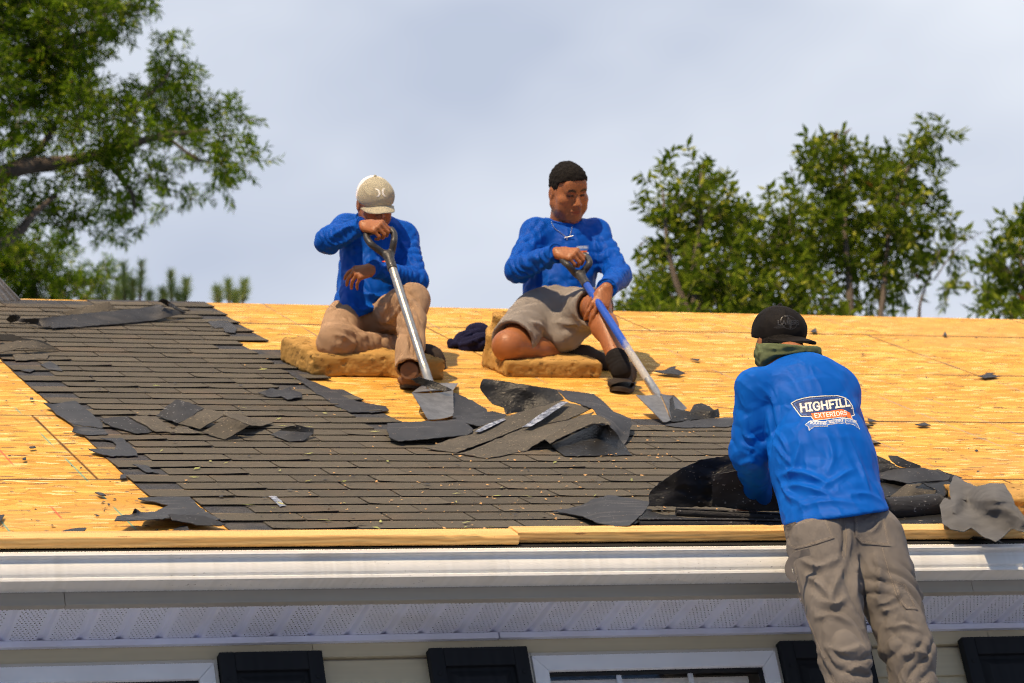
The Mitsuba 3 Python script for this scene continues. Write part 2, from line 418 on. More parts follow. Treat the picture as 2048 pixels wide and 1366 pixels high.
# windows
for wi, (a, b) in enumerate(WIN):
    w = numbered('house__window')
    fr = []
    tr = []
    for (x0, x1, z0, z1) in ((a, a + 0.014, WZ0, WZ1), (b - 0.014, b, WZ0, WZ1), (a + 0.0141, b - 0.0141, WZ1 - 0.014, WZ1), (a + 0.0141, b - 0.0141, WZ0, WZ0 + 0.014)):
        tr.append(bevel_box(x0, x1, YW - 0.022, YW + 0.02, z0, z1, 0.002))
    put('trim', cat_(tr), 'trim_vinyl', parent=w)
    a1, b1, z1 = a + 0.015, b - 0.015, WZ1 - 0.015
    fw, fh = 0.054, 0.056
    mitre = []
    for pts in (([a1, z1], [b1, z1], [b1 - fw, z1 - fh], [a1 + fw, z1 - fh]), ([a1, WZ0 + .02], [a1, z1], [a1 + fw, z1 - fh], [a1 + fw, WZ0 + .075]),
                ([b1, z1], [b1, WZ0 + .02], [b1 - fw, WZ0 + .075], [b1 - fw, z1 - fh]), ([a1, WZ0 + .02], [a1 + fw, WZ0 + .075], [b1 - fw, WZ0 + .075], [b1, WZ0 + .02])):
        po = Polygon(pts).buffer(-0.0006)
        m = trimesh.creation.extrude_polygon(po, 0.05, engine='earcut')
        v = m.vertices.copy()
        m.vertices = np.stack([v[:, 0], YW - 0.030 + v[:, 2], v[:, 1]], 1)
        m.fix_normals()
        mitre.append(m)
    for q in mitre:
        put('frame', q, 'window_vinyl', parent=w)
    gx0, gx1, gz1, gz0 = a1 + fw, b1 - fw, z1 - fh, WZ0 + 0.075
    put('glazing_bead', cat_([box(gx0 - 0.002, gx0 + 0.006, YW - 0.012, YW + 0.012, gz0, gz1), box(gx1 - 0.006, gx1 + 0.002, YW - 0.012, YW + 0.012, gz0, gz1), box(gx0 + 0.006, gx1 - 0.006, YW - 0.012, YW + 0.012, gz1 - 0.006, gz1 + 0.001)]), 'shutter_paint', parent=w)
    pg = trimesh.Trimesh([[gx0, YW + 0.0, gz0], [gx1, YW, gz0], [gx1, YW, gz1], [gx0, YW, gz1]], [[0, 1, 2], [0, 2, 3]], process=False)
    put('pane', pg, 'pane_glass', parent=w)
    for mx in (gx0 + (gx1 - gx0) / 3, gx0 + 2 * (gx1 - gx0) / 3):
        put('muntin', bevel_box(mx - 0.0095, mx + 0.0095, YW + 0.006, YW + 0.014, gz0, gz1 - 0.006, 0.002), 'window_vinyl', parent=w)
    put('muntin', bevel_box(gx0, gx1, YW + 0.0145, YW + 0.020, gz1 - 0.42, gz1 - 0.40, 0.002), 'window_vinyl', parent=w)
    # blind: head rail and tilted slats
    put('blind_rail', bevel_box(gx0 + 0.02, gx1 - 0.03, YW + 0.05, YW + 0.085, gz1 - 0.035, gz1 - 0.004, 0.002), 'blind_slat', parent=w)
    for k in range(24):
        z = gz1 - 0.055 - k * 0.021
        m = box(gx0 + 0.02, gx1 - 0.03, -0.0125, 0.0125, -0.0007, 0.0007)
        m.apply_transform(trimesh.transformations.rotation_matrix(1.2, [1, 0, 0]))
        m.apply_translation([0, YW + 0.067, z])
        put('blind_slat', m, 'blind_slat', parent=w)
    tag(w, ['left window at the lower left corner', 'middle window with white muntins and half drawn blind', 'right hand window'][wi])

# shutters
for si, (a, b) in enumerate(((1.274, 1.628), (2.5800, 2.934), (3.3095, 3.6655), (4.6155, 4.971), (5.342, 5.698), (6.655, 7.01))):
    k = numbered('house__shutter')
    zt, zb = ZC + 3.902, WZ0 - 0.03
    y0, y1 = YW - 0.045, YW - 0.008
    st = 0.052
    fr = [bevel_box(a, a + st, y0, y1, zb, zt, 0.003), bevel_box(b - st, b, y0, y1, zb, zt, 0.003), bevel_box(a + st, b - st, y0 + 0.0004, y1, zt - 0.067, zt - 0.0005, 0.002), bevel_box(a + st, b - st, y0 + 0.0004, y1, zb + 0.0005, zb + 0.10, 0.002), bevel_box(a + st, b - st, y0 + 0.0004, y1, zb + 0.72, zb + 0.80, 0.002)]
    put('stile_frame', cat_(fr), 'shutter_paint', parent=k)
    for z0, z1 in ((zb + 0.10, zb + 0.72), (zb + 0.80, zt - 0.067)):
        raised = [box(a + st + 0.0002, b - st - 0.0002, y0 + 0.020, y1 - 0.001, z0, z1)]
        pts = []
        for (ins, yy) in ((0.014, y0 + 0.0202), (0.040, y0 + 0.006)):
            for x in (a + st + ins, b - st - ins):
                for z in (z0 + ins, z1 - ins):
                    pts.append((x, yy, z))
        raised.append(trimesh.PointCloud(np.array(pts)).convex_hull)
        put('raised_panel', cat_(raised), 'shutter_paint', parent=k)
    screws = []
    for sx_ in (a + st / 2, b - st / 2):
        m = trimesh.creation.icosphere(subdivisions=2, radius=0.008)
        m.apply_scale([1, 0.5, 1])
        m.apply_translation([sx_, y0 - 0.001, zt - 0.095])
        screws.append(m)
    put('screw_cap', cat_(screws), 'shutter_paint', smooth=True, parent=k)

# soffit
ZS = ZC + 3.963
YF = 8.70                                       # fascia face
PITCH = 0.1302
nper = []
for i in range(-32, 74):
    x0 = 1.874 + 0.0065 + i * PITCH
    if x0 + PITCH > HX1 or x0 < HX0:
        continue
    x1 = x0 + PITCH
    # a flat perforated strip, then a V groove
    gw = 0.030
    prof = [(x0, 0.0), (x1 - gw, 0.0), (x1 - gw + 0.004, 0.009), (x1 - gw * 0.5 + 0.004, 0.010), (x1, 0.0), (x1, 0.0015), (x1 - gw * 0.5 + 0.004, 0.0115), (x1 - gw + 0.003, 0.0105), (x1 - gw - 0.001, 0.0015), (x0, 0.0015)]
    m = trimesh.creation.extrude_polygon(Polygon(prof), YW - YF - 0.008, engine='earcut')
    v = m.vertices.copy()
    m.vertices = np.stack([v[:, 0], YW - 0.002 - v[:, 2], ZS + v[:, 1]], 1)
    m.fix_normals()
    put('soffit_panel', m, 'soffit_vinyl', parent='house__soffit')
    if 0.9 < x0 < 7.2:
        fv, ff = [], []
        ang = np.arange(6) * np.pi / 3
        for a in range(18):
            for b in range(6):
                cx = x0 + 0.013 + (b + 0.5 * (a % 2)) * 0.0145
                cy = YF + 0.028 + a * 0.0148
                n0 = len(fv)
                fv += [[cx + 0.0031 * c, cy + 0.0031 * s_, ZS - 0.0006] for c, s_ in zip(np.cos(ang), np.sin(ang))]
                ff += [[n0, n0 + j + 1, n0 + j] for j in range(1, 5)]
        nper.append(trimesh.Trimesh(fv, ff, process=False))
for i_, m in enumerate(nper):
    put('perforations', m, 'hole_dark', parent='house__soffit', kind='stuff')
put('wall_trim', cat_([box(HX0, 3.575, YW - 0.028, YW - 0.0085, ZC + 3.9405, ZS - 0.0008), box(3.581, HX1, YW - 0.028, YW - 0.0085, ZC + 3.9415, ZS - 0.0008)]), 'soffit_vinyl', parent='house__soffit')
# fascia: two lengths of bent metal with a return lip under the soffit edge
for a, b in ((HX0, 2.020), (2.0225, 5.276), (5.278, HX1)):
    put('fascia', sweep_profile([(YF, ZC + 4.12), (YF, ZC + 3.9665), (YF - 0.0035, ZC + 3.9645), (YF - 0.0035, ZC + 3.9575), (YF + 0.028, ZC + 3.9575), (YF + 0.028, ZC + 3.961), (YF + 0.004, ZC + 3.9625), (YF + 0.02, ZC + 4.12)], a, b), 'fascia_paint', parent='house')

# gutter (ogee front) as an open trough
gp_out = [(8.698, 4.082), (8.698, 4.0030), (8.606, 3.9970), (8.5995, 3.9965), (8.5985, 4.0050), (8.6035, 4.0085), (8.6075, 4.0125), (8.6040, 4.0160), (8.5985, 4.0190), (8.5965, 4.026), (8.5955, 4.036), (8.5958, 4.050), (8.5990, 4.062), (8.5975, 4.0685), (8.590, 4.0705), (8.581, 4.0715), (8.578, 4.0745), (8.5795, 4.0785), (8.583, 4.0800)]
gp_in = [(8.5835, 4.0780), (8.5815, 4.0765), (8.5812, 4.0745), (8.5835, 4.0735), (8.5995, 4.0712), (8.6015, 4.0625), (8.5985, 4.050), (8.5983, 4.036), (8.5992, 4.0268), (8.6012, 4.0208), (8.6065, 4.0175), (8.6105, 4.0122), (8.6060, 4.0065), (8.6020, 4.0035), (8.6025, 4.0000), (8.6955, 4.0055), (8.6955, 4.082)]
gprof = [(y, z + ZC) for y, z in gp_out + gp_in]
for a, b in ((HX0 - 0.02, 3.4995), (3.5, HX1 + 0.02)):
    put('gutter', sweep_profile(gprof, a, b), 'gutter_paint', parent='house', smooth=28)
# drip edge flashing
put('drip_edge', sweep_profile([(8.648, ZC + 4.1185), (8.648, ZC + 4.1045), (8.643, ZC + 4.1010), (8.6445, ZC + 4.1000), (8.650, ZC + 4.1035), (8.650, ZC + 4.1170), (8.70, ZC + 4.1565), (8.70, ZC + 4.1580)], HX0 - 0.02, HX1 + 0.02), 'drip_white', parent='house')

# roof deck: sheets of strand board, 2.44 x 1.22 with gaps, half-sheet stagger
rows = [0.012, 1.121, 2.341, 3.561, 4.781, RIDGE_V]


def slab(u0, u1, v0, v1, h0, h1):
    c = [RP(u, v, h) for u in (u0, u1) for v in (v0, v1) for h in (h0, h1)]
    return trimesh.PointCloud(np.array(c)).convex_hull


for r in range(5):
    off = (0.0 if r % 2 else 1.22) + 0.46
    u = HX0 - 3 + off
    while u < HX1:
        a, b = max(u, HX0), min(u + 2.434, HX1)
        if b - a > 0.1:
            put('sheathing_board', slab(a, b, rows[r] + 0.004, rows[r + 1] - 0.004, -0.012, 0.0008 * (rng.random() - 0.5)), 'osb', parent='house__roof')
        u += 2.44
mat('rafter_wood', (0.42, 0.27, 0.13), 0.8)
put('underside', slab(HX0 + 0.02, HX1 - 0.02, 0.03, RIDGE_V - 0.02, -0.20, -0.013), 'rafter_wood', parent='house__roof')
# rear slope
rear = sweep_profile([(yr + 0.004, zr - 0.014), (2 * yr - 8.67, ZC + 4.12), (2 * yr - 8.67, ZC + 3.98), (yr + 0.004, zr - 0.22)], HX0, HX1)
put('rear_slope', rear, 'shingle_edge', parent='house__roof')

# ---------------------------------------------------------------- shingles still on the roof
def region(pts, h=0.0):
    return Polygon([uv(x, y, h) for x, y in pts]).buffer(0)


STRIP = region([(-420, 606), (30, 605), (100, 607), (305, 608), (322, 602), (350, 601), (385, 605), (400, 618), (415, 629), (440, 647), (455, 660), (478, 681), (498, 699), (535, 719), (565, 735), (590, 753), (617, 774),
                (650, 791), (672, 806), (723, 826), (774, 857), (1255, 853), (1466, 850), (1720, 846), (1720, 1072), (470, 1072), (395, 1003), (350, 965), (300, 939), (237, 872), (200, 835), (154, 797), (99, 750), (71, 722), (40, 712), (0, 710), (-420, 706)], 0.006)
EX, TAB = 0.127, 0.3048
tabno = [0]


def shingle_tab(u0, v0, lift=0.0, w=TAB, full=0.30, seed=0):
    r = np.random.default_rng(1000 + seed)
    u0 = u0 + 0.0026 + r.normal(0, 0.0013)
    u1 = u0 + w - 0.0066
    nx = 7
    us = np.linspace(u0, u1, nx)
    skew = r.normal(0, 0.0016)
    edge = v0 + r.normal(0, 0.0011, nx) + np.linspace(-skew, skew, nx)
    bow = (np.abs(np.linspace(-1, 1, nx)) ** 3) * abs(r.normal(0, 0.0016)) + lift * np.linspace(0.2, 1, nx) ** 2
    ts = np.array([0.0, 0.025, 0.127, full])
    V, UV = [], []
    for side in (0, 1):
        for t in ts:
            h = 0.0115 - 0.031 * t
            hh = h + bow * max(0, 1 - t / 0.127) ** 1.5 - (0.0 if side == 0 else 0.0058 if t < 0.2 else 0.002)
            p = RP(us + (0.012 * t * 0), edge * (1 - t / full) + (v0) * (t / full) + t, hh)
            V.append(p)
            UV.append(np.stack([np.full(nx, tabno[0]) + np.linspace(0.1, 0.9, nx), np.full(nx, t if side == 0 else -0.06)], 1))
    V, UV = np.vstack(V), np.vstack(UV)
    nt = len(ts)
    f = []
    idx = lambda s, i, j: s * nt * nx + i * nx + j
    for i in range(nt - 1):
        for j in range(nx - 1):
            a, b, c, d = idx(0, i, j), idx(0, i, j + 1), idx(0, i + 1, j + 1), idx(0, i + 1, j)
            f += [[a, b, c], [a, c, d]]
    for j in range(nx - 1):
        a, b, c, d = idx(1, 0, j), idx(1, 0, j + 1), idx(0, 0, j + 1), idx(0, 0, j)
        f += [[a, b, c], [a, c, d]]
    for i in range(nt - 1):
        for j, fl in ((0, False), (nx - 1, True)):
            a, b, c, d = idx(0, i, j), idx(0, i + 1, j), idx(1, i + 1, j), idx(1, i, j)
            f += [[a, d, c], [a, c, b]] if fl else [[a, b, c], [a, c, d]]
    tabno[0] += 1
    return trimesh.Trimesh(V, f, process=False), UV


count = 0
shadowed = []
for k in range(0, 44):
    v0 = 0.015 + 0.127 * k
    if v0 > 5.36:
        break
    for m_ in range(-12, 22):
        u0 = 3.0958 + (k % 2) * 0.1524 + m_ * TAB + 0.003 * math.sin(k * 2.3)
        inside = contains_xy(STRIP, u0 + TAB / 2, v0 + 0.065)
        if not inside:
            continue
        nb = not contains_xy(STRIP, u0 + 1.5 * TAB, v0 + 0.065) or not contains_xy(STRIP, u0 - 0.5 * TAB, v0 + 0.065)
        lift = (0.0055 * rng.random() if nb else (0.004 if rng.random() < 0.06 else 0.0))
        mesh, UVs = shingle_tab(u0, v0, lift, full=min(0.30, 5.43 - v0), seed=count)
        px = project(RP(u0 + TAB / 2, v0))
        if not (-190 < px[0] < 2200):
            continue
        put('shingle', mesh, 'shingle_face', parent='house__roof', uv=UVs)
        count += 1
print('shingles', count)
# starter strip along the eave under the boards
u = HX0
while u < HX1:
    m = slab(u + 0.002, min(u + 0.9125, HX1), -0.002 + rng.normal(0, 0.0012), 0.083, 0.0010, 0.0062)
    put('starter_strip', m, 'shingle_edge', parent='house__roof')
    u += 0.914


# ---------------------------------------------------------------- lumber boards on the eave
def lumber(u0, u1, v0, v1, h0, h1, skew, seed, chew=None):
    r = np.random.default_rng(seed)
    nu = int((u1 - u0) / 0.03) + 2
    us = np.linspace(u0, u1, nu)
    b = 0.005
    prof = np.array([(v0 + b, h0), (v1 - b, h0), (v1, h0 + b), (v1, h1 - b), (v1 - b, h1), (v1 - 0.03, h1), ((v0 + v1) / 2, h1), (v0 + b + 0.004, h1), (v0 + b * 0.35, h1 - b * 0.3), (v0, h1 - b - 0.001), (v0, (h0 + h1) / 2), (v0, h0 + b)])
    n = len(prof)
    V = []
    for i, u in enumerate(us):
        pv = prof[:, 0] + skew * (u - u0) + r.normal(0, 0.00025, n)
        ph = prof[:, 1] + r.normal(0, 0.00025, n)
        if chew and u > u1 - chew:
            c = max(0, r.normal(0.3, 0.5)) * min(1, (u - (u1 - chew)) / 0.05)
            ph[7:10] -= np.array([0.5, 1.0, 0.9]) * 0.007 * c
            pv[7:10] += np.array([0.9, 0.7, 0.1]) * 0.009 * c
        V.append(RP(np.full(n, u) + (0.002 * r.normal(0, 1, n) if i in (0, nu - 1) else 0), pv, ph))
    V = np.vstack(V)
    f = []
    for i in range(nu - 1):
        for j in range(n):
            k = (j + 1) % n
            f += [[i * n + j, (i + 1) * n + j, (i + 1) * n + k], [i * n + j, (i + 1) * n + k, i * n + k]]
    for j in range(1, n - 1):
        f += [[0, j, j + 1], [(nu - 1) * n, (nu - 1) * n + j + 1, (nu - 1) * n + j]]
    m = trimesh.Trimesh(V, f, process=False)
    m.fix_normals()
    return m


put('lumber_board', lumber(-1.31, 3.571, -0.004, 0.0875, 0.0112, 0.0485, 0.0015, 5, chew=0.34), 'lumber', smooth=35, label='weathered lumber board along the left half of the eave, splintered at its right end', cat='lumber board', group=None)
put('lumber_board', lumber(3.577, 8.46, 0.031, 0.124, 0.0112, 0.0495, 0.0, 6), 'lumber', smooth=35, label='cleaner lumber board along the right half of the eave, under the leaning worker', cat='lumber board')

# ---------------------------------------------------------------- trees behind the house
def leaf_color(lo, hi, young):
    def fn(p, n, t):
        r = M3.cell_rand(dr.floor(t.x))
        c = M3.mix(lo, hi, r)
        c = M3.mix(c, young, M3.smoothstep(0.86, 0.94, M3.cell_rand(dr.floor(t.x), 5.0)) * 0.8)
        return M3.mix(c, (0.20, 0.09, 0.02), M3.smoothstep(0.992, 0.996, M3.cell_rand(dr.floor(t.x), 9.0)))
    return mikit.proc(fn)


for nm, cols in (('oak_leaf', ((0.05, 0.11, 0.006), (0.20, 0.31, 0.016), (0.40, 0.46, 0.05))), ('laurel_leaf', ((0.05, 0.10, 0.008), (0.22, 0.285, 0.022), (0.54, 0.54, 0.08))), ('pine_needle', ((0.20, 0.30, 0.08), (0.36, 0.44, 0.14), (0.50, 0.46, 0.20)))):
    scene[nm] = {'type': 'principledthin', 'base_color': leaf_color(*cols), 'roughness': 0.42, 'diff_trans': 0.75, 'spec_trans': 0.0, 'eta': 1.45}
mat('bark', mikit.proc(lambda p, n, t: M3.mix((0.06, 0.045, 0.035), (0.16, 0.13, 0.105), M3.fbm(p.x * 14, p.y * 14, p.z * 4))), 0.9)


def foliage(blobs, Y, depth, leaf, wid, dens, r, droop=0.0):
    """Leaves on twigs filling the blobs; returns mesh, uv and the twig stems."""
    V, F, UVs, stems = [], [], [], []
    n = 0
    vid = 0
    for b in blobs:
        bx, by, br = b[:3]
        dn = b[3] if len(b) > 3 else 1.0
        c = at(bx, by, Y + r.normal(0, depth * 0.4))
        s = np.linalg.norm(c - CAM) / FOC           # metres per photo pixel there
        R = br * s
        area = leaf * wid * 0.6
        nl = 2.4 * dn * dens * math.pi * R * R / area
        nt = max(3, int(nl / 13))
        for _ in range(nt):
            d = r.normal(0, 1, 3)
            d /= np.linalg.norm(d)
            rad = R * r.random() ** 0.42
            base = c + d * rad * np.array([1, 1.25, 1])
            ax = d * 0.7 + np.array([0, 0, 0.45 - droop]) + r.normal(0, 0.5, 3)
            ax /= np.linalg.norm(ax)
            L = leaf * r.uniform(1.3, 2.4)
            stems.append((base - ax * L * 0.2, base + ax * L))
            side = np.cross(ax, r.normal(0, 1, 3))
            side /= np.linalg.norm(side)
            oth = np.cross(ax, side)
            for q in range(13):
                t = q / 13.0
                a = q * 2.4 + r.normal(0, 0.3)
                out = math.cos(a) * side + math.sin(a) * oth
                dirv = out * 0.85 + ax * (0.45 + 0.5 * t) + np.array([0, 0, -0.25])
                dirv /= np.linalg.norm(dirv)
                ll = leaf * r.uniform(0.65, 1.25)
                ww = wid * r.uniform(0.75, 1.2) * 0.5
                nrm = np.cross(dirv, r.normal(0, 1, 3) + np.array([0, -0.4, 1.2]))
                w_ = nrm / (np.linalg.norm(nrm) + 1e-9)
                up = np.cross(w_, dirv)
                p0 = base + ax * (L * t)
                mid = p0 + dirv * ll * 0.45
                V += [p0, mid + w_ * ww + up * ww * 0.35, p0 + dirv * ll - up * ll * 0.10, mid - w_ * ww + up * ww * 0.35]
                F += [[n, n + 1, n + 2], [n, n + 2, n + 3]]
                UVs += [[vid + 0.5, 0], [vid + 0.5, 1], [vid + 0.5, 1], [vid + 0.5, 0]]
                n += 4
                vid += 1
    V = np.array(V)
    return trimesh.Trimesh(V, F, process=False), np.array(UVs), stems


def tree(name, blobs, Y, depth, leaf, wid, dens, seed, bsdf, limbs, trunk, label, cat, group=None, droop=0.0):
    r = np.random.default_rng(seed)
    key = numbered(name)
    m, u, stems = foliage(blobs, Y, depth, leaf, wid, dens, r, droop)
    put('crown', m, bsdf, parent=key, uv=u)
    ms = []
    for a, b in stems:
        ms.append(tube([a, (a + b) / 2 + r.normal(0, 0.006, 3), b], [0.004, 0.003, 0.0015], 3, cap=False))
    put('twigs', cat_(ms), 'bark', parent=key, kind='stuff')
    tr = []
    for pts, r0, r1 in limbs:
        c = curve([at(x, y, Y + dy) for x, y, dy in pts], 20)
        put('branch', tube(c, np.linspace(r0, r1, len(c)), 8), 'bark', parent=key, smooth=True)
    for (px, py, r0, r1) in trunk:
        top = at(px, py, Y)
        bot = np.array([top[0] + r.normal(0, 0.25), top[1] + 0.2, -0.05])
        mid = (top + bot) / 2 + np.array([r.normal(0, 0.15), 0, 0])
        c = curve([bot, mid, top], 16)
        put('trunk', tube(c, np.linspace(r0, r1, len(c)), 10), 'bark', parent=key, smooth=True)
    tag(key, label, cat, group)
    return key


tree('oak_tree', [(-60, 40, 110), (-80, 160, 120), (-90, 300, 110), (-60, -60, 110), (60, -40, 100), (180, -50, 80), (60, 60, 90), (150, 40, 80), (232, 28, 52), (275, 4, 34, .7), (60, 150, 90), (130, 115, 66), (205, 60, 40), (40, 230, 66), (110, 205, 76), (165, 165, 34), (170, 230, 56),
                  (230, 212, 46), (290, 198, 42), (330, 140, 34, .8), (348, 98, 26, .7), (338, 70, 14, .6), (350, 165, 38), (376, 158, 22, .7), (402, 185, 18, .6), (340, 232, 54), (400, 250, 42), (450, 240, 34), (487, 238, 20, .7), (420, 300, 42), (470, 312, 38), (500, 328, 20, .8),
                  (440, 345, 28, .8), (455, 375, 20), (395, 385, 20, .5), (270, 270, 52), (200, 292, 52), (300, 330, 46, .8), (350, 378, 32, .8), (332, 402, 18, .7), (230, 372, 52), (170, 345, 44, .6), (272, 425, 30), (248, 470, 22), (212, 440, 40, .7), (90, 345, 50, .45), (25, 270, 26, .6),
                  (60, 400, 44, .6), (110, 425, 44, .8), (150, 455, 38), (20, 440, 44, .6), (-50, 420, 90)],
     22.0, 0.9, 0.088, 0.025, 1.75, 11, 'oak_leaf',
     [([(-160, 420, 0), (-40, 370, 0), (40, 335, -0.1), (130, 325, 0), (230, 300, 0.1), (320, 272, 0), (420, 262, 0)], 0.11, 0.018), ([(-100, 395, 0), (30, 330, 0.2), (85, 290, 0.2), (115, 240, 0.3), (150, 180, 0.2)], 0.055, 0.015),
      ([(-60, 520, 0), (30, 470, 0), (65, 430, 0), (112, 390, 0.1)], 0.06, 0.02), ([(-150, 200, 0), (-20, 130, 0), (80, 90, 0), (190, 60, 0)], 0.08, 0.015), ([(230, 300, 0.1), (250, 250, 0), (270, 215, 0), (330, 160, 0), (345, 110, 0)], 0.03, 0.008), ([(200, 310, 0), (260, 380, 0), (270, 430, 0)], 0.03, 0.008), ([(330, 272, 0), (400, 320, 0), (460, 325, 0)], 0.02, 0.007)],
     [(-160, 420, 0.28, 0.12), (-150, 200, 0.1, 0.08)], 'large oak whose leafy limbs reach in from the upper left', 'tree')
tree('oak_tree', [(-80, 560, 90), (-20, 520, 70), (20, 500, 44), (60, 520, 62), (120, 540, 50), (30, 575, 56), (100, 590, 50), (185, 562, 36), (222, 555, 30, .8), (150, 595, 44), (215, 595, 36), (-60, 640, 80), (60, 640, 60), (150, 650, 50), (220, 640, 40)],
     26.0, 0.8, 0.085, 0.024, 1.6, 12, 'oak_leaf', [([(60, 700, 0), (70, 600, 0), (60, 520, 0)], 0.06, 0.02), ([(150, 700, 0), (160, 620, 0), (190, 570, 0)], 0.05, 0.015)], [(60, 700, 0.2, 0.07), (150, 700, 0.1, 0.06)],
     'low dark oak showing just above the ridge at the left, under the large oak', 'tree')
LG = 'leafy shrub trees beyond the ridge on the right'
tree('laurel_tree', [(1320, 365, 28, .6), (1400, 362, 40, .8), (1403, 332, 18, .8), (1432, 345, 26, .6), (1345, 425, 46), (1418, 425, 54), (1378, 500, 78), (1340, 560, 56), (1440, 560, 58), (1466, 480, 40, .8), (1308, 512, 22, .8), (1335, 612, 48), (1405, 612, 56), (1470, 610, 40), (1330, 660, 50), (1420, 660, 60)],
     20.0, 0.7, 0.108, 0.044, 2.5, 21, 'laurel_leaf', [([(1400, 700, 0), (1390, 560, 0), (1400, 440, 0), (1402, 345, 0)], 0.05, 0.01), ([(1380, 640, 0), (1340, 520, 0), (1325, 380, 0)], 0.035, 0.008)], [(1400, 700, 0.09, 0.05)],
     'rounded shrub tree just right of the bare headed worker', 'tree')
tree('laurel_tree', [(1500, 432, 30, .8), (1532, 412, 24, .8), (1500, 500, 48), (1562, 470, 48), (1622, 332, 34, .8), (1648, 305, 26, .8), (1688, 312, 30, .7), (1640, 382, 56), (1712, 372, 56), (1772, 362, 46), (1803, 340, 28, .8), (1846, 292, 30, .7), (1872, 272, 28, .8), (1860, 262, 14, .7), (1838, 350, 34, .45), (1862, 362, 18, .8), (1605, 470, 60), (1682, 462, 80),
                     (1762, 450, 68), (1832, 450, 54), (1882, 485, 40, .8), (1910, 490, 20, .8), (1560, 560, 60), (1642, 560, 66), (1722, 560, 60, .55), (1802, 540, 48, .7), (1870, 560, 36, .5), (1898, 592, 22, .7), (1500, 600, 48), (1582, 612, 48), (1662, 622, 48, .6), (1742, 602, 48, .5), (1520, 660, 50), (1620, 670, 50), (1820, 600, 30, .35)],
     20.6, 0.8, 0.108, 0.044, 2.4, 22, 'laurel_leaf', [([(1700, 720, 0), (1700, 600, 0), (1690, 460, 0), (1690, 330, 0)], 0.045, 0.010), ([(1745, 720, 0), (1765, 600, 0), (1780, 450, 0), (1800, 380, 0), (1825, 320, 0), (1870, 275, 0)], 0.03, 0.007), ([(1600, 720, 0), (1600, 560, 0), (1570, 460, 0)], 0.04, 0.010),
                                                 ([(1840, 720, 0), (1838, 640, 0), (1845, 590, 0), (1880, 500, 0)], 0.022, 0.006), ([(1660, 720, 0), (1650, 640, 0), (1640, 540, 0)], 0.03, 0.01), ([(1868, 560, 0), (1915, 495, 0), (1968, 462, 0)], 0.008, 0.003)], [(1700, 720, 0.08, 0.045), (1745, 720, 0.06, 0.03), (1600, 720, 0.06, 0.04), (1840, 720, 0.04, 0.022), (1660, 720, 0.05, 0.03)],
     'widest and tallest shrub tree, its top sprig leaning right above the black capped worker', 'tree')
tree('laurel_tree', [(2040, 482, 34), (2056, 440, 30), (2022, 540, 44), (1990, 508, 18, .7), (2012, 600, 44, .8), (1975, 602, 20, .7), (2065, 560, 56), (2100, 500, 60), (2120, 600, 60), (2030, 650, 50)], 20.0, 0.7, 0.108, 0.044, 2.3, 23, 'laurel_leaf',
     [([(2060, 720, 0), (2050, 600, 0), (2040, 490, 0)], 0.04, 0.01)], [(2060, 720, 0.08, 0.04)], 'shrub tree cut off by the right edge of the photo', 'tree')
tree('laurel_tree', [(1250, 608, 22), (1275, 612, 26), (1300, 618, 22), (1235, 640, 30), (1290, 650, 40)], 21.0, 0.4, 0.095, 0.034, 1.8, 24, 'laurel_leaf', [], [(1270, 680, 0.05, 0.02)], 'small low bush showing above the ridge behind the bare headed worker', 'tree')


def pine_top(tops, Y, seed, label, foot):
    r = np.random.default_rng(seed)
    key = numbered('pine_tree')
    V, F, U = [], [], []
    n = vid = 0
    ft = at(foot[0], foot[1], Y)
    for (px, py, ln) in tops:
        tip = at(px, py, Y)
        s = np.linalg.norm(tip - CAM) / FOC
        base = at(px + (foot[0] - px) * 0.15, py + ln, Y)
        put('branch', tube(curve([ft, base, tip], 10), np.linspace(0.022, 0.010, len(curve([ft, base, tip], 10))), 6), 'bark', parent=key, smooth=True)
        for q in range(330):
            t = r.random()
            p = base + (tip - base) * t
            ax = (tip - base) / np.linalg.norm(tip - base)
            d = r.normal(0, 1, 3)
            d -= ax * (d @ ax)
            d /= np.linalg.norm(d)
            dv = d * 0.75 + ax * r.uniform(0.5, 1.1)
            dv /= np.linalg.norm(dv)
            L = r.uniform(0.08, 0.17) * (1.1 - 0.5 * t)
            w = np.cross(dv, r.normal(0, 1, 3))
            w *= 0.0038 / np.linalg.norm(w)
            V += [p - w, p + w, p + dv * L]
            F.append([n, n + 1, n + 2])
            U += [[vid + .5, 0], [vid + .5, 0], [vid + .5, 1]]
            n += 3
            vid += 1
    put('needles', trimesh.Trimesh(V, F, process=False), 'pine_needle', parent=key, uv=np.array(U))
    put('trunk', tube([[ft[0], ft[1], -0.05], ft], [0.12, 0.03], 8), 'bark', parent=key, smooth=True)
    tag(key, label, 'pine tree')


pine_top([(247, 527, 70), (283, 522, 74), (265, 560, 50), (300, 585, 40), (232, 575, 40)], 24.5, 31, 'pine top with two upright candles, leftmost of the three above the ridge', (265, 640))
pine_top([(342, 544, 56), (373, 560, 44), (325, 580, 34), (358, 590, 30)], 24.5, 32, 'middle pine top of the three, with one tall and one short candle', (352, 640))
pine_top([(434, 575, 36), (457, 562, 44), (489, 560, 46), (472, 585, 30)], 24.5, 33, 'rightmost of the three pine tops, spread like an open hand above the bare ridge', (465, 650))

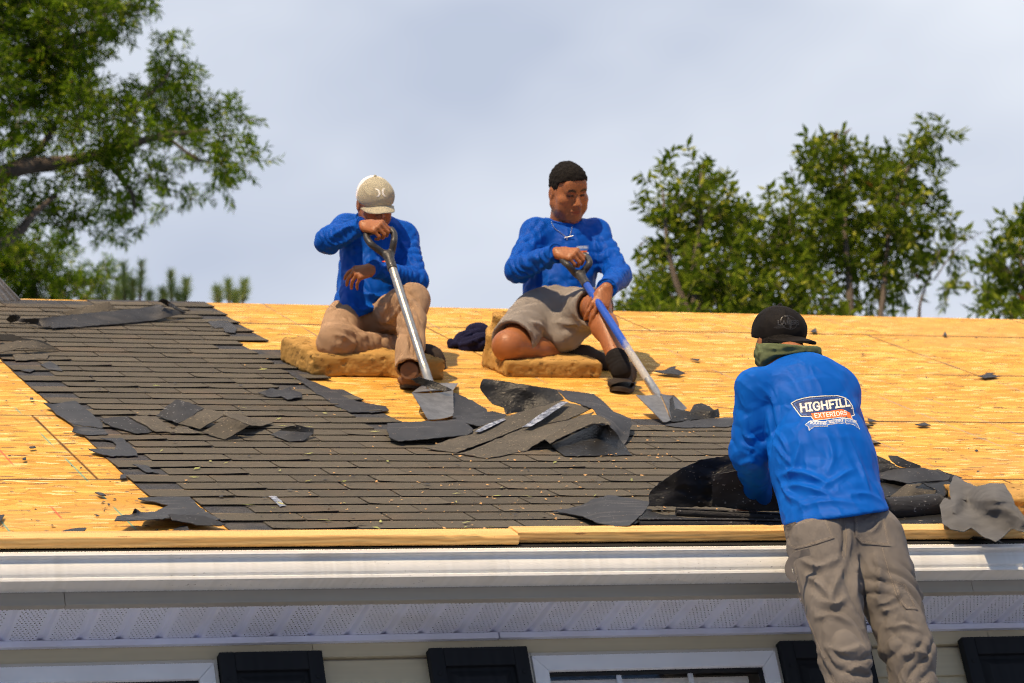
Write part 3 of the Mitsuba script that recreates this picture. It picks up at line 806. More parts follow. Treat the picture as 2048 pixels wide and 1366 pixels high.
# ---------------------------------------------------------------- bodies and clothes as smooth solids
class Field:
    """A distance field on a grid; solids are blended into it and its zero surface becomes a mesh."""

    def __init__(self, lo, hi, h):
        self.lo, self.h = np.asarray(lo, float), h
        self.n = np.ceil((np.asarray(hi) - lo) / h).astype(int) + 1
        self.F = np.full(self.n, 0.25, np.float32)

    def region(self, a, b, pad):
        i0 = np.clip(np.floor((np.minimum(a, b) - pad - self.lo) / self.h).astype(int), 0, self.n)
        i1 = np.clip(np.ceil((np.maximum(a, b) + pad - self.lo) / self.h).astype(int) + 1, 0, self.n)
        sl = tuple(slice(x, y) for x, y in zip(i0, i1))
        ax = [self.lo[k] + self.h * np.arange(i0[k], i1[k], dtype=np.float32) for k in range(3)]
        return sl, np.meshgrid(*ax, indexing='ij')

    def put(self, sl, d, k, sub=False):
        A = self.F[sl]
        d = d.astype(np.float32)
        if sub:
            d = -d
            hh = np.maximum(k - np.abs(A - d), 0) / k if k else 0
            self.F[sl] = np.maximum(A, d) + (hh * hh * k * 0.25 if k else 0)
        else:
            hh = np.maximum(k - np.abs(A - d), 0) / k if k else 0
            self.F[sl] = np.minimum(A, d) - (hh * hh * k * 0.25 if k else 0)

    def cone(self, a, b, ra, rb, k=0.02, flat=None, cap=False, sub=False):
        """A tapered limb from a to b; flat=(axis, factor) thins it along an axis, cap cuts it square at b."""
        a, b = np.asarray(a, float), np.asarray(b, float)
        sl, (X, Y, Z) = self.region(a, b, max(ra, rb) * (max(1, flat[1]) if flat else 1) + k + 2 * self.h)
        ba = b - a
        L = np.linalg.norm(ba) + 1e-9
        px, py, pz = X - a[0], Y - a[1], Z - a[2]
        t = (px * ba[0] + py * ba[1] + pz * ba[2]) / (L * L)
        tc = np.clip(t, 0, 1)
        qx, qy, qz = px - tc * ba[0], py - tc * ba[1], pz - tc * ba[2]
        s = 1.0
        if flat:
            w = np.asarray(flat[0], float) / np.linalg.norm(flat[0])
            m = (qx * w[0] + qy * w[1] + qz * w[2]) * (1 / flat[1] - 1)
            qx, qy, qz = qx + m * w[0], qy + m * w[1], qz + m * w[2]
            s = min(1.0, flat[1])
        d = (np.sqrt(qx * qx + qy * qy + qz * qz) - (ra + (rb - ra) * tc)) * s
        if cap:
            d = np.maximum(d, (t - 1) * L)
        self.put(sl, d, k, sub)

    def ball(self, c, r, k=0.015, axes=None, sub=False):
        """A sphere, or an ellipsoid with radii r along the rows of axes."""
        c = np.asarray(c, float)
        r = np.broadcast_to(np.asarray(r, float), (3,))
        sl, (X, Y, Z) = self.region(c, c, r.max() + k + 2 * self.h)
        px, py, pz = X - c[0], Y - c[1], Z - c[2]
        if axes is not None:
            px, py, pz = (px * w[0] + py * w[1] + pz * w[2] for w in axes)
        k0 = np.sqrt((px / r[0]) ** 2 + (py / r[1]) ** 2 + (pz / r[2]) ** 2) + 1e-9
        k1 = np.sqrt((px / r[0] ** 2) ** 2 + (py / r[1] ** 2) ** 2 + (pz / r[2] ** 2) ** 2) + 1e-9
        self.put(sl, k0 * (k0 - 1) / k1, k, sub)

    def cut(self, point, normal, k=0.0):
        """Removes what lies on the side of the plane that the normal points to."""
        n = np.asarray(normal, float) / np.linalg.norm(normal)
        sl, (X, Y, Z) = self.region(self.lo, self.lo + self.n * self.h, 0)
        d = (X - point[0]) * n[0] + (Y - point[1]) * n[1] + (Z - point[2]) * n[2]
        self.put(sl, -d, k, True)

    def mesh(self):
        F = self.F
        S = F < 0
        nx, ny, nz = F.shape
        C = np.zeros((nx - 1, ny - 1, nz - 1), np.int8)
        for i in (0, 1):
            for j in (0, 1):
                for k in (0, 1):
                    C += S[i:nx - 1 + i, j:ny - 1 + j, k:nz - 1 + k]
        cells = np.argwhere((C > 0) & (C < 8))
        idx = np.full(C.shape, -1, np.int32)
        idx[tuple(cells.T)] = np.arange(len(cells))
        acc, num = np.zeros((len(cells), 3)), np.zeros(len(cells))
        for ax in range(3):
            for o1 in (0, 1):
                for o2 in (0, 1):
                    o = [0, 0, 0]
                    o[(ax + 1) % 3], o[(ax + 2) % 3] = o1, o2
                    a = cells + o
                    b = a.copy()
                    b[:, ax] += 1
                    fa, fb = F[tuple(a.T)], F[tuple(b.T)]
                    m = (fa < 0) != (fb < 0)
                    t = np.where(m, fa / np.where(m, fa - fb, 1), 0)
                    p = a.astype(float)
                    p[:, ax] += t
                    acc[m] += p[m]
                    num[m] += 1
        V = acc / num[:, None] * self.h + self.lo
        faces = []
        for ax in range(3):
            sl0, sl1 = [slice(None)] * 3, [slice(None)] * 3
            sl0[ax], sl1[ax] = slice(0, -1), slice(1, None)
            ch = np.argwhere(S[tuple(sl0)] != S[tuple(sl1)])
            u, v = (ax + 1) % 3, (ax + 2) % 3
            ok = (ch[:, u] > 0) & (ch[:, v] > 0) & (ch[:, u] < F.shape[u] - 1) & (ch[:, v] < F.shape[v] - 1)
            ch = ch[ok]
            q = []
            for du, dv in ((1, 1), (0, 1), (0, 0), (1, 0)):
                c = ch.copy()
                c[:, u] -= du
                c[:, v] -= dv
                q.append(idx[tuple(c.T)])
            q = np.stack(q, 1)
            ins = S[tuple(ch.T)]
            q[ins] = q[ins][:, ::-1]
            q = q[:, ::-1]
            faces += [q[:, [0, 1, 2]], q[:, [0, 2, 3]]]
        f = np.vstack(faces)
        f = f[(f >= 0).all(1)]
        return trimesh.Trimesh(V, f, process=False)


def relax(m, n=6, lam=0.5, mu=-0.53):
    from scipy.sparse import coo_matrix
    e = m.edges_unique
    k = len(m.vertices)
    A = coo_matrix((np.ones(2 * len(e)), (np.r_[e[:, 0], e[:, 1]], np.r_[e[:, 1], e[:, 0]])), shape=(k, k)).tocsr()
    deg = np.maximum(np.asarray(A.sum(1)).ravel(), 1)[:, None]
    v = np.array(m.vertices)
    for i in range(n):
        for w in (lam, mu):
            v = v + w * (A @ v / deg - v)
    m.vertices = v
    return m


def normals(m):
    return meshkit.arrays(m, True)[2]


def visible_points(m, pts):
    """Where the photograph's points fall on the front of a mesh: a line drawn on the figure from the camera's side."""
    q = project(m.vertices)
    dist = np.linalg.norm(m.vertices - CAM, axis=1)
    tr = cKDTree(q)
    out = []
    for p in pts:
        ii = tr.query_ball_point(p, 5.0)
        if not ii:
            ii = [tr.query(p)[1]]
        ii = np.array(ii)
        out.append(m.vertices[ii[np.argmin(dist[ii])]])
    return np.array(out)


def folds(m, lines, seed=0):
    """Raises (or sinks) soft ridges along lines: (points, height, width)."""
    N = normals(m)
    D = np.zeros(len(m.vertices))
    for pts, amp, wid in lines:
        c = curve(visible_points(m, pts), 40) if len(pts) > 2 else np.linspace(*visible_points(m, pts), 20)
        c = np.vstack([np.linspace(c[i], c[i + 1], 4, endpoint=False) for i in range(len(c) - 1)] + [c[-1:]])
        n = len(c)
        taper = np.sin(np.linspace(0.12, np.pi - 0.12, n)) ** 0.6
        d, i = cKDTree(c).query(m.vertices, distance_upper_bound=wid * 4)
        ok = np.isfinite(d)
        g = 1.15 * np.exp(-(d[ok] / (.62 * wid)) ** 1.3) - 0.35 * np.exp(-((d[ok] - 1.9 * wid) / wid) ** 2)
        D[ok] += amp * g * taper[i[ok]]
    m.vertices = m.vertices + N * D[:, None]
    return m


def rumple(m, amp, size, seed, stretch=(1, 1, 1), across=None):
    """Soft irregular creases: rounded cloth between sharp valleys, patchy, running square to 'across'."""
    N = normals(m)
    r = np.random.default_rng(seed)
    D = np.zeros(len(m.vertices))
    for k, (wl, am) in enumerate(((1.0, .65), (.55, .4))):
        dv = unit(across if across is not None else r.normal(0, 1, 3)) + r.normal(0, .25, 3)
        q = m.vertices / (size * wl * 2)
        n = meshkit.fbm(q * np.asarray(stretch) * 0.55 + seed * 3.1 + 9 * k, 2, seed)
        ph = q @ dv + 2.6 * n
        patch = np.clip((meshkit.noise(m.vertices / (size * 2.2) + seed * 1.7 + k * 5, seed + 3) - .38) / .35, 0, 1)
        D += am * amp * (np.abs(np.sin(np.pi * ph)) ** .8 - .6) * patch
    m.vertices = m.vertices + N * D[:, None]
    return m


def limb_wrinkles(m, a, b, r, amp, waves, seed, where=(0.0, 1.0), tilt=0.6):
    """Rings of folds round a sleeve or leg between a and b."""
    N = normals(m)
    a, b = np.asarray(a), np.asarray(b)
    L = np.linalg.norm(b - a)
    ax = (b - a) / L
    s1 = np.cross(ax, [0.2, 0.9, 0.3])
    s1 /= np.linalg.norm(s1)
    s2 = np.cross(ax, s1)
    P = m.vertices - a
    t = P @ ax / L
    rad = np.linalg.norm(P - np.outer(P @ ax, ax), axis=1)
    ang = np.arctan2(P @ s2, P @ s1)
    w = np.clip((t - where[0]) / 0.12, 0, 1) * np.clip((where[1] - t) / 0.12, 0, 1) * np.clip((1.5 * r - rad) / (0.3 * r), 0, 1)
    n = meshkit.noise(np.stack([np.cos(ang) * 0.8 + seed, np.sin(ang) * 0.8, t * 3], -1), seed)
    n2 = meshkit.noise(np.stack([np.cos(ang) * 1.6 + seed + 9, np.sin(ang) * 1.6, t * waves * 0.7], -1), seed + 1)
    ph = waves * t + tilt * np.sin(ang + seed) + 1.7 * n
    d = amp * (np.abs(np.sin(np.pi * ph)) ** .8 - 0.6) * (0.25 + 1.1 * n2)
    m.vertices = m.vertices + N * (d * w)[:, None]
    return m


def unit(v):
    v = np.asarray(v, float)
    return v / np.linalg.norm(v)


CR, CD, CF = ROT                                 # right, down and away as the photographer saw them


def frame(face, up):
    f = unit(face)
    l = unit(np.cross(up, f))                    # the person's left
    return l, f, np.cross(f, l)


def head_points(c, fr):
    return lambda x, y, z: c + fr[0] * x + fr[1] * y + fr[2] * z


def build_head(F, c, fr, s=1.0, full=1.0):
    H = lambda x, y, z: c + s * (fr[0] * x + fr[1] * y + fr[2] * z)
    ax = fr
    F.ball(H(0, -.012, .034), np.array([.076, .097, .092]) * s, .01, ax)
    F.ball(H(0, .026, -.030), np.array([.066 * full, .064, .090]) * s, .03, ax)
    for e in (-1, 1):
        F.cone(H(e * .054 * full, -.006, -.050), H(e * .020, .060, -.098), .024 * s, .024 * s, .025)
        F.ball(H(e * .044 * full, .054, -.022), .025 * s, .02)
        F.ball(H(e * .040 * full, .050, -.060), .028 * s, .02)
    F.cone(H(-.036, .082, .026), H(.036, .082, .026), .0125 * s, .0125 * s, .014)
    F.ball(H(0, .074, .055), np.array([.052, .022, .034]) * s, .03, ax)
    for e in (-1, 1):
        F.ball(H(e * .031, .104, .007), np.array([.021, .0195, .0145]) * s, .012, ax, sub=True)
        F.ball(H(e * .031, .0805, .006), np.array([.0135, .0115, .0105]) * s, .004, ax)
    F.cone(H(0, .086, .016), H(0, .111, -.030), .0085 * s, .0125 * s, .012)
    for e in (-1, 1):
        F.ball(H(e * .0135, .1005, -.034), .0095 * s, .007)
    F.cone(H(-.019, .0875, -.0650), H(.019, .0875, -.0650), .0085 * s, .0085 * s, .008)
    F.cone(H(-.015, .0860, -.0775), H(.015, .0860, -.0775), .0100 * s, .0100 * s, .008)
    F.cone(H(-.026, .0930, -.0712), H(.026, .0930, -.0712), .0032 * s, .0032 * s, .004, sub=True)
    F.ball(H(0, .074, -.104), .021 * s, .02)
    for e in (-1, 1):
        F.ball(H(e * .0775, -.012, -.006), np.array([.010, .021, .033]) * s, .006, ax)
        F.ball(H(e * .0900, -.006, -.004), np.array([.0075, .012, .020]) * s, .004, ax, sub=True)


def skin_colors(m, heads, tone):
    """Skin with redder lips, dark brows, lashes and shaved cheeks: the face's own colours."""
    V = m.vertices
    tone = np.asarray(tone)
    f = meshkit.fbm(V * 22, 3)[:, None]
    col = tone * (0.88 + 0.24 * f)
    for c, fr, s in heads:
        q = (V - c) @ np.array(fr).T / s
        x, y, z = np.abs(q[:, 0]), q[:, 1], q[:, 2]
        near = np.linalg.norm(q, axis=1) < 0.2

        def blend(w, target):
            nonlocal col
            w = (np.clip(w, 0, 1) * near)[:, None]
            col = col * (1 - w) + np.asarray(target) * w
        blend(1.5 - np.hypot(x / .021, (z + .0712) / .0125) * 1.2 - (y < .07) * 5, tone * np.array([0.95, 0.55, 0.62]))
        brow_z = .0285 + .006 * np.sin(np.clip((x - .012) / .034, 0, 1) * 2.6)
        blend((1.7 - np.abs(z - brow_z) / .0052) * (x > .011) * (x < .047) * (y > .055), (0.022, 0.014, 0.010))
        blend((1.6 - np.abs(z - .0075 + 8 * (x - .031) ** 2) / .0042) * (np.abs(x - .031) < .0155) * (y > .055), (0.018, 0.010, 0.008))
        blend(0.30 * (z < -.045) * (y > -.03) * (z > -.13), tone * 0.55)
        blend(0.35 * np.exp(-((z + .03) / .02) ** 2) * np.exp(-((x - .045) / .02) ** 2) * (y > .04), tone * np.array([1.1, 0.75, 0.7]))
    return np.clip(col, 0.004, 0.95)


def hand(F, wrist, d, back, side, curls, spread=0.10, s=1.0, thumb=(0.5, 0.5, 0.3), k=0.006):
    """A hand: palm from the wrist along d, its back facing 'back'; side=+1 puts the thumb on the cross(d, back) side. curls: four lists of three bends."""
    d = unit(d)
    back = unit(np.asarray(back) - d * (np.asarray(back) @ d))
    sd = np.cross(d, back) * side
    W = np.asarray(wrist)
    kn = []
    for i, (off, ln) in enumerate(((.030, .088), (.0105, .094), (-.010, .090), (-.029, .080))):
        K = W + d * ln * s + sd * off * s + back * (.004 - .004 * abs(i - 1.2)) * s
        kn.append(K)
        F.cone(W + d * .012 * s + sd * off * 0.55 * s, K, .0160 * s, .0115 * s, .010)
    F.cone(W + d * .03 * s + sd * .016 * s - back * .006 * s, W + d * .072 * s - sd * .012 * s - back * .006 * s, .020 * s, .016 * s, .015)
    lens = ((.041, .024, .020), (.046, .028, .021), (.042, .026, .021), (.034, .020, .018))
    rad = (.0088, .0092, .0088, .0078)
    tips = []
    for i, K in enumerate(kn):
        ang = 0.0
        sp = (1.35 - i) * spread
        p = K
        dd = unit(d + sd * math.tan(sp))
        for j in range(3):
            ang += curls[i][j]
            v = dd * math.cos(ang) - back * math.sin(ang)
            q = p + v * lens[i][j] * s
            F.cone(p, q, rad[i] * s * (1.05 - 0.08 * j), rad[i] * s * (0.97 - 0.09 * j), k if j == 0 else 0.003)
            p = q
        tips.append(p)
    a, b, c = thumb
    T0 = W + d * .022 * s + sd * .024 * s - back * .004 * s
    v1 = unit(d * math.cos(a) + sd * math.sin(a) - back * b * 0.8)
    T1 = T0 + v1 * .044 * s
    v2 = unit(v1 + d * 0.25 - back * c - sd * c * 0.8)
    T2 = T1 + v2 * .032 * s
    T3 = T2 + unit(v2 - sd * c - back * 0.2 * c) * .024 * s
    F.cone(T0, T1, .0150 * s, .0110 * s, .010)
    F.cone(T1, T2, .0105 * s, .0098 * s, .004)
    F.cone(T2, T3, .0098 * s, .0078 * s, .003)
    return kn, tips


def bounds(pts, pad):
    p = np.array(list(pts))
    return p.min(0) - pad, p.max(0) + pad


def cap_dome(c, fr, s=1.0, zlow=.030, grow=.010):
    """The crown of a cap over the cranium."""
    F = Field(c - 0.16 * s, c + 0.16 * s + 0.06, 0.005)
    H = lambda x, y, z: c + s * (fr[0] * x + fr[1] * y + fr[2] * z)
    F.ball(H(0, -.010, .034), np.array([.076 + grow, .098 + grow, .090 + grow]) * s, 0.0, fr)
    F.ball(H(0, .034, .050), np.array([.082, .078, .066]) * s, .03, fr)
    F.cut(H(0, 0, zlow), -unit(fr[2] + 0.04 * fr[1]))
    return F


def cap_brim(c, fr, s=1.0, y0=.075, length=.075, width=.082, z0=.030, droop=.028, n=17, thick=.004, tilt=0.0):
    """A curved visor."""
    H = lambda x, y, z: c + s * (fr[0] * x + fr[1] * y + fr[2] * z)
    V, F = [], []
    rows_ = 6
    for side in (0, 1):
        for i in range(rows_):
            t = i / (rows_ - 1)
            for j in range(n):
                a = (j / (n - 1) - 0.5) * 2
                back = y0 - .050 * a * a
                tipy = length * math.sqrt(max(0.0, 1 - abs(a) ** 2.6))
                x = a * width * (1 - 0.04 * t)
                y = back + t * tipy
                z = z0 - droop * a * a - tilt * t * tipy + (thick if side == 0 else 0)
                V.append(H(x, y, z))
    idx = lambda sd, i, j: sd * rows_ * n + i * n + j
    for i in range(rows_ - 1):
        for j in range(n - 1):
            a, b, c_, d = idx(0, i, j), idx(0, i, j + 1), idx(0, i + 1, j + 1), idx(0, i + 1, j)
            F += [[a, b, c_], [a, c_, d]]
            a, b, c_, d = idx(1, i, j), idx(1, i, j + 1), idx(1, i + 1, j + 1), idx(1, i + 1, j)
            F += [[a, c_, b], [a, d, c_]]
    for j in range(n - 1):
        a, b, c_, d = idx(0, rows_ - 1, j), idx(0, rows_ - 1, j + 1), idx(1, rows_ - 1, j + 1), idx(1, rows_ - 1, j)
        F += [[a, b, c_], [a, c_, d]]
        a, b, c_, d = idx(0, 0, j), idx(0, 0, j + 1), idx(1, 0, j + 1), idx(1, 0, j)
        F += [[a, c_, b], [a, d, c_]]
    m = trimesh.Trimesh(V, F, process=True)
    m.fix_normals()
    return m


def on_surface(m, shapes2d, origin, ex, ey, depth=0.0012, view=None, push=0.0015):
    """Flat artwork (shapely shapes in metres, x along ex, y along ey from origin) draped on a mesh as a thin raised print, along -view."""
    tri = m.triangles
    out = []
    w = unit(np.cross(ex, ey))
    q2 = np.stack([(m.vertices - origin) @ ex, (m.vertices - origin) @ ey], 1)
    hgt = (m.vertices - origin) @ w
    N = normals(m)
    fr_ = N @ w > 0.1
    tree2 = cKDTree(q2[fr_])
    hf = hgt[fr_]

    def lift(p2):
        d, i = tree2.query(p2, k=8)
        top = hf[i].max(1, keepdims=True)
        wgt = np.where(hf[i] > top - 0.03, 1 / (d + 1e-4), 0)
        return (hf[i] * wgt).sum(1) / wgt.sum(1)
    for sh in shapes2d:
        for g in getattr(sh, 'geoms', [sh]):
            if g.is_empty or g.area < 1e-8:
                continue
            g = g.segmentize(0.006)
            b = g.bounds
            xs_, ys_ = np.meshgrid(np.arange(b[0], b[2], 0.006), np.arange(b[1], b[3], 0.006))
            inn = np.stack([xs_.ravel(), ys_.ravel()], 1)
            gi = g.buffer(-0.002)
            inn = inn[contains_xy(gi, inn[:, 0], inn[:, 1])] if not gi.is_empty else inn[:0]
            rings = [np.array(g.exterior.coords)[:-1]] + [np.array(r_.coords)[:-1] for r_ in g.interiors]
            P2 = np.vstack(rings + [inn])
            P2 = P2 + np.random.default_rng(1).normal(0, 1e-6, P2.shape)
            dl = Delaunay(P2)
            cen = P2[dl.simplices].mean(1)
            tri_ = dl.simplices[contains_xy(g, cen[:, 0], cen[:, 1])]
            a_ = P2[tri_]
            cr = np.cross(np.c_[a_[:, 1] - a_[:, 0], np.zeros(len(a_))], np.c_[a_[:, 2] - a_[:, 0], np.zeros(len(a_))])[:, 2]
            tri_[cr < 0] = tri_[cr < 0][:, ::-1]
            P = origin + P2[:, :1] * ex + P2[:, 1:] * ey + (lift(P2) + push)[:, None] * w
            out.append(trimesh.Trimesh(P, tri_, process=False))
    return cat_(out)


def letters(text, height, bold=True, squeeze=1.0):
    """Lettering as flat shapes."""
    from shapely.ops import unary_union
    m = meshkit.text_mesh(text, height, 0.002, bold)
    top = m.triangles[(m.face_normals[:, 2] > 0.9)]
    g = unary_union([Polygon(t[:, :2]) for t in top]).buffer(1e-5)
    from shapely import affinity
    g = affinity.scale(g, squeeze, 1, origin=(0, 0))
    x0, y0, x1, y1 = g.bounds
    return affinity.translate(g, -(x0 + x1) / 2, -y0)


def collar(sh, top, base, r0, r1, key, bsdf, rad=.0055):
    """A ribbed band where the shirt meets the neck."""
    ax = unit(top - base)
    e1 = unit(np.cross(ax, [.2, .3, .9]))
    e2 = np.cross(ax, e1)
    q = sh.vertices - base
    z = q @ ax
    x, y = q @ e1, q @ e2
    r, a = np.hypot(x, y), np.arctan2(y, x)
    ok = (r > r0) & (r < r1) & (z > -.12) & (z < .12)
    n = 30
    ring = []
    for i in range(n):
        t = -np.pi + 2 * np.pi * i / n
        d = np.abs((a - t + np.pi) % (2 * np.pi) - np.pi)
        s = ok & (d < .16)
        if not s.any():
            ring.append((np.nan, np.nan))
            continue
        j = np.where(s)[0]
        k = j[np.argsort(-z[j])[:4]]
        ring.append((z[k].mean(), r[k].mean()))
    ring = np.array(ring)
    for c in (0, 1):
        g = np.isnan(ring[:, c])
        ring[g, c] = np.nanmean(ring[:, c])
        for _ in range(6):
            ring[:, c] = (np.roll(ring[:, c], 1) + ring[:, c] + np.roll(ring[:, c], -1)) / 3
    pts = [base + ax * ring[i % n, 0] + (e1 * math.cos(-np.pi + 2 * np.pi * i / n) + e2 * math.sin(-np.pi + 2 * np.pi * i / n)) * ring[i % n, 1] for i in range(n + 1)]
    put('collar', tube(pts, rad, 7, cap=False), bsdf, smooth=True, parent=key)


# cloth and skin
def cloth(nm, lo, hi, rough=0.75, sheen=0.3, weave=900.0):
    mat(nm, mikit.proc(lambda p, n, t: M3.mix(lo, hi, M3.fbm(p.x * 9, p.y * 9, p.z * 9, octaves=3))), rough, bump=lambda p, n, t: 0.0060 * dr.square(1 - dr.abs(2 * M3.fbm(p.x * 22 + p.z * 5, p.y * 22, p.z * 8, octaves=2) - 1)), bump_scale=1.0, specular=0.12, two=True)


cloth('shirt_blue', (0.001, 0.062, 0.38), (0.002, 0.090, 0.48), 0.55)
cloth('shirt_bright', (0.001, 0.085, 0.44), (0.002, 0.120, 0.55), 0.55)
cloth('khaki_cloth', (0.30, 0.19, 0.115), (0.38, 0.25, 0.16), 0.85)
cloth('grey_shorts', (0.21, 0.185, 0.165), (0.28, 0.25, 0.225), 0.85)
cloth('work_trousers', (0.115, 0.104, 0.096), (0.215, 0.195, 0.18), 0.85)
cloth('cap_beige', (0.36, 0.33, 0.24), (0.46, 0.42, 0.31), 0.85)
cloth('cap_mesh', (0.72, 0.69, 0.70), (0.80, 0.77, 0.78), 0.8)
cloth('cap_black', (0.008, 0.007, 0.007), (0.018, 0.016, 0.016), 0.75)
cloth('gaiter_green', (0.075, 0.095, 0.045), (0.125, 0.15, 0.075), 0.8)
cloth('navy_cloth', (0.008, 0.008, 0.030), (0.016, 0.016, 0.050), 0.8)
cloth('sock_black', (0.010, 0.009, 0.010), (0.020, 0.018, 0.018), 0.9)
cloth('shoe_brown', (0.13, 0.065, 0.036), (0.24, 0.13, 0.08), 0.75)
cloth('shoe_black', (0.030, 0.024, 0.021), (0.075, 0.06, 0.052), 0.75)
mat('sole_rubber', (0.03, 0.022, 0.018), 0.7)
mat('lace', (0.03, 0.025, 0.022), 0.8)
cloth('stitching', (0.24, 0.20, 0.165), (0.28, 0.24, 0.20), 0.85)
scene['skin'] = {'type': 'bumpmap', 'arbitrary': mikit.proc(lambda p, n, t: 0.0012 * M3.fbm(p.x * 190, p.y * 190, p.z * 190, octaves=2)), 'scale': 0.5,
                 'bsdf': {'type': 'principled', 'base_color': {'type': 'mesh_attribute', 'name': 'vertex_color'}, 'roughness': 0.46, 'specular': 0.45}}
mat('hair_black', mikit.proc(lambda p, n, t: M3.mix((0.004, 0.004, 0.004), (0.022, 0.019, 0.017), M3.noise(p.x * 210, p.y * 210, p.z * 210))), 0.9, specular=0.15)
mat('print_white', (0.80, 0.79, 0.74), 0.6, two=True)
mat('print_navy', (0.012, 0.035, 0.15), 0.6, two=True)
mat('print_pale_blue', (0.07, 0.18, 0.50), 0.6, two=True)
mat('print_orange', (0.80, 0.16, 0.02), 0.6, two=True)
mat('print_cream', (0.82, 0.78, 0.66), 0.6, two=True)
mat('silver', (0.75, 0.74, 0.72), 0.25, metallic=1.0)
mat('gold', (0.85, 0.62, 0.22), 0.25, metallic=1.0)


def shoe(key, heel, toe_dir, up, L, upper, cuff_top, wid=0.046, laces=True):
    """A work shoe: sole, upper rising to the ankle and laces."""
    f = unit(toe_dir)
    u = unit(np.asarray(up) - f * (np.asarray(up) @ f))
    l = np.cross(u, f)
    H = lambda x, y, z: heel + l * x + f * y + u * z
    B = [H(-.07, -.06, -.03), H(.07, L + .05, .18), cuff_top + .07, cuff_top - .07]
    F = Field(*bounds(B, 0.03), 0.004)
    F.cone(H(0, .015, .036), H(0, .06, .052), .036, .040, .02)
    F.cone(H(0, .06, .048), H(.0, L - .055, .030), .040, .033, .03, flat=(l, 1.12))
    F.ball(H(0, L - .045, .028), (wid, .050, .030), .02, (l, f, u))
    F.cone(H(0, .035, .05), cuff_top, .042, .039, .03, cap=True)
    F.cone(H(0, .075, .062), H(0, .115, .060), .026, .020, .02)
    F.cut(H(0, 0, .012), -u)
    m = F.mesh()
    cc = trimesh.graph.connected_components(m.edges_unique, min_len=3)
    big_ = max(cc, key=len)
    keep = np.zeros(len(m.vertices), bool)
    keep[big_] = True
    m.update_faces(keep[m.faces].all(1))
    m.remove_unreferenced_vertices()
    relax(m, 4)
    rumple(m, .004, .03, 3)
    put('upper', m, upper, smooth=True, parent=key)
    pts = []
    for t in np.linspace(0, 2 * np.pi, 40, endpoint=False):
        y = math.cos(t)
        wv = (wid + .004) * (0.86 + 0.14 * math.cos(t)) * (1 - 0.12 * math.exp(-((y + .1) / .3) ** 2))
        pts.append((math.sin(t) * wv, (L / 2) + math.copysign(abs(y) ** 0.8, y) * (L / 2 + .004)))
    V, Fc = [], []
    for z in (-.008, -.006, .012, .014):
        for x, y in pts:
            sh = 0.96 if z in (-.008, .014) else 1.0
            V.append(H(x * sh, L / 2 + (y - L / 2) * sh, z + .010 * max(0, (y - L * .8) / (L * .2)) ** 2))
    n = len(pts)
    for i in range(3):
        for j in range(n):
            k = (j + 1) % n
            Fc += [[i * n + j, i * n + k, (i + 1) * n + k], [i * n + j, (i + 1) * n + k, (i + 1) * n + j]]
    for j in range(1, n - 1):
        Fc += [[0, j + 1, j], [3 * n, 3 * n + j, 3 * n + j + 1]]
    sm = trimesh.Trimesh(V, Fc, process=False)
    sm.fix_normals()
    put('sole', sm, 'sole_rubber', smooth=40, parent=key)
    if laces:
        lc = []
        for i in range(5):
            a = H(-.018, .075 + i * .014, .088 - i * .0065)
            b = H(.018, .082 + i * .014, .088 - i * .0065)
            lc += [tube(curve([a, (a + b) / 2 + u * .010, b], 8), .0036, 6), tube(curve([H(.018, .075 + i * .014, .088 - i * .0065), (a + b) / 2 + u * .011, H(-.018, .082 + i * .014, .088 - i * .0065)], 8), .0036, 6)]
        put('laces', cat_(lc), 'lace', smooth=True, parent=key)

# ---------------------------------------------------------------- the three roofers
BACK = -CF                                       # towards the photographer
SKIN = (0.35, 0.128, 0.046)


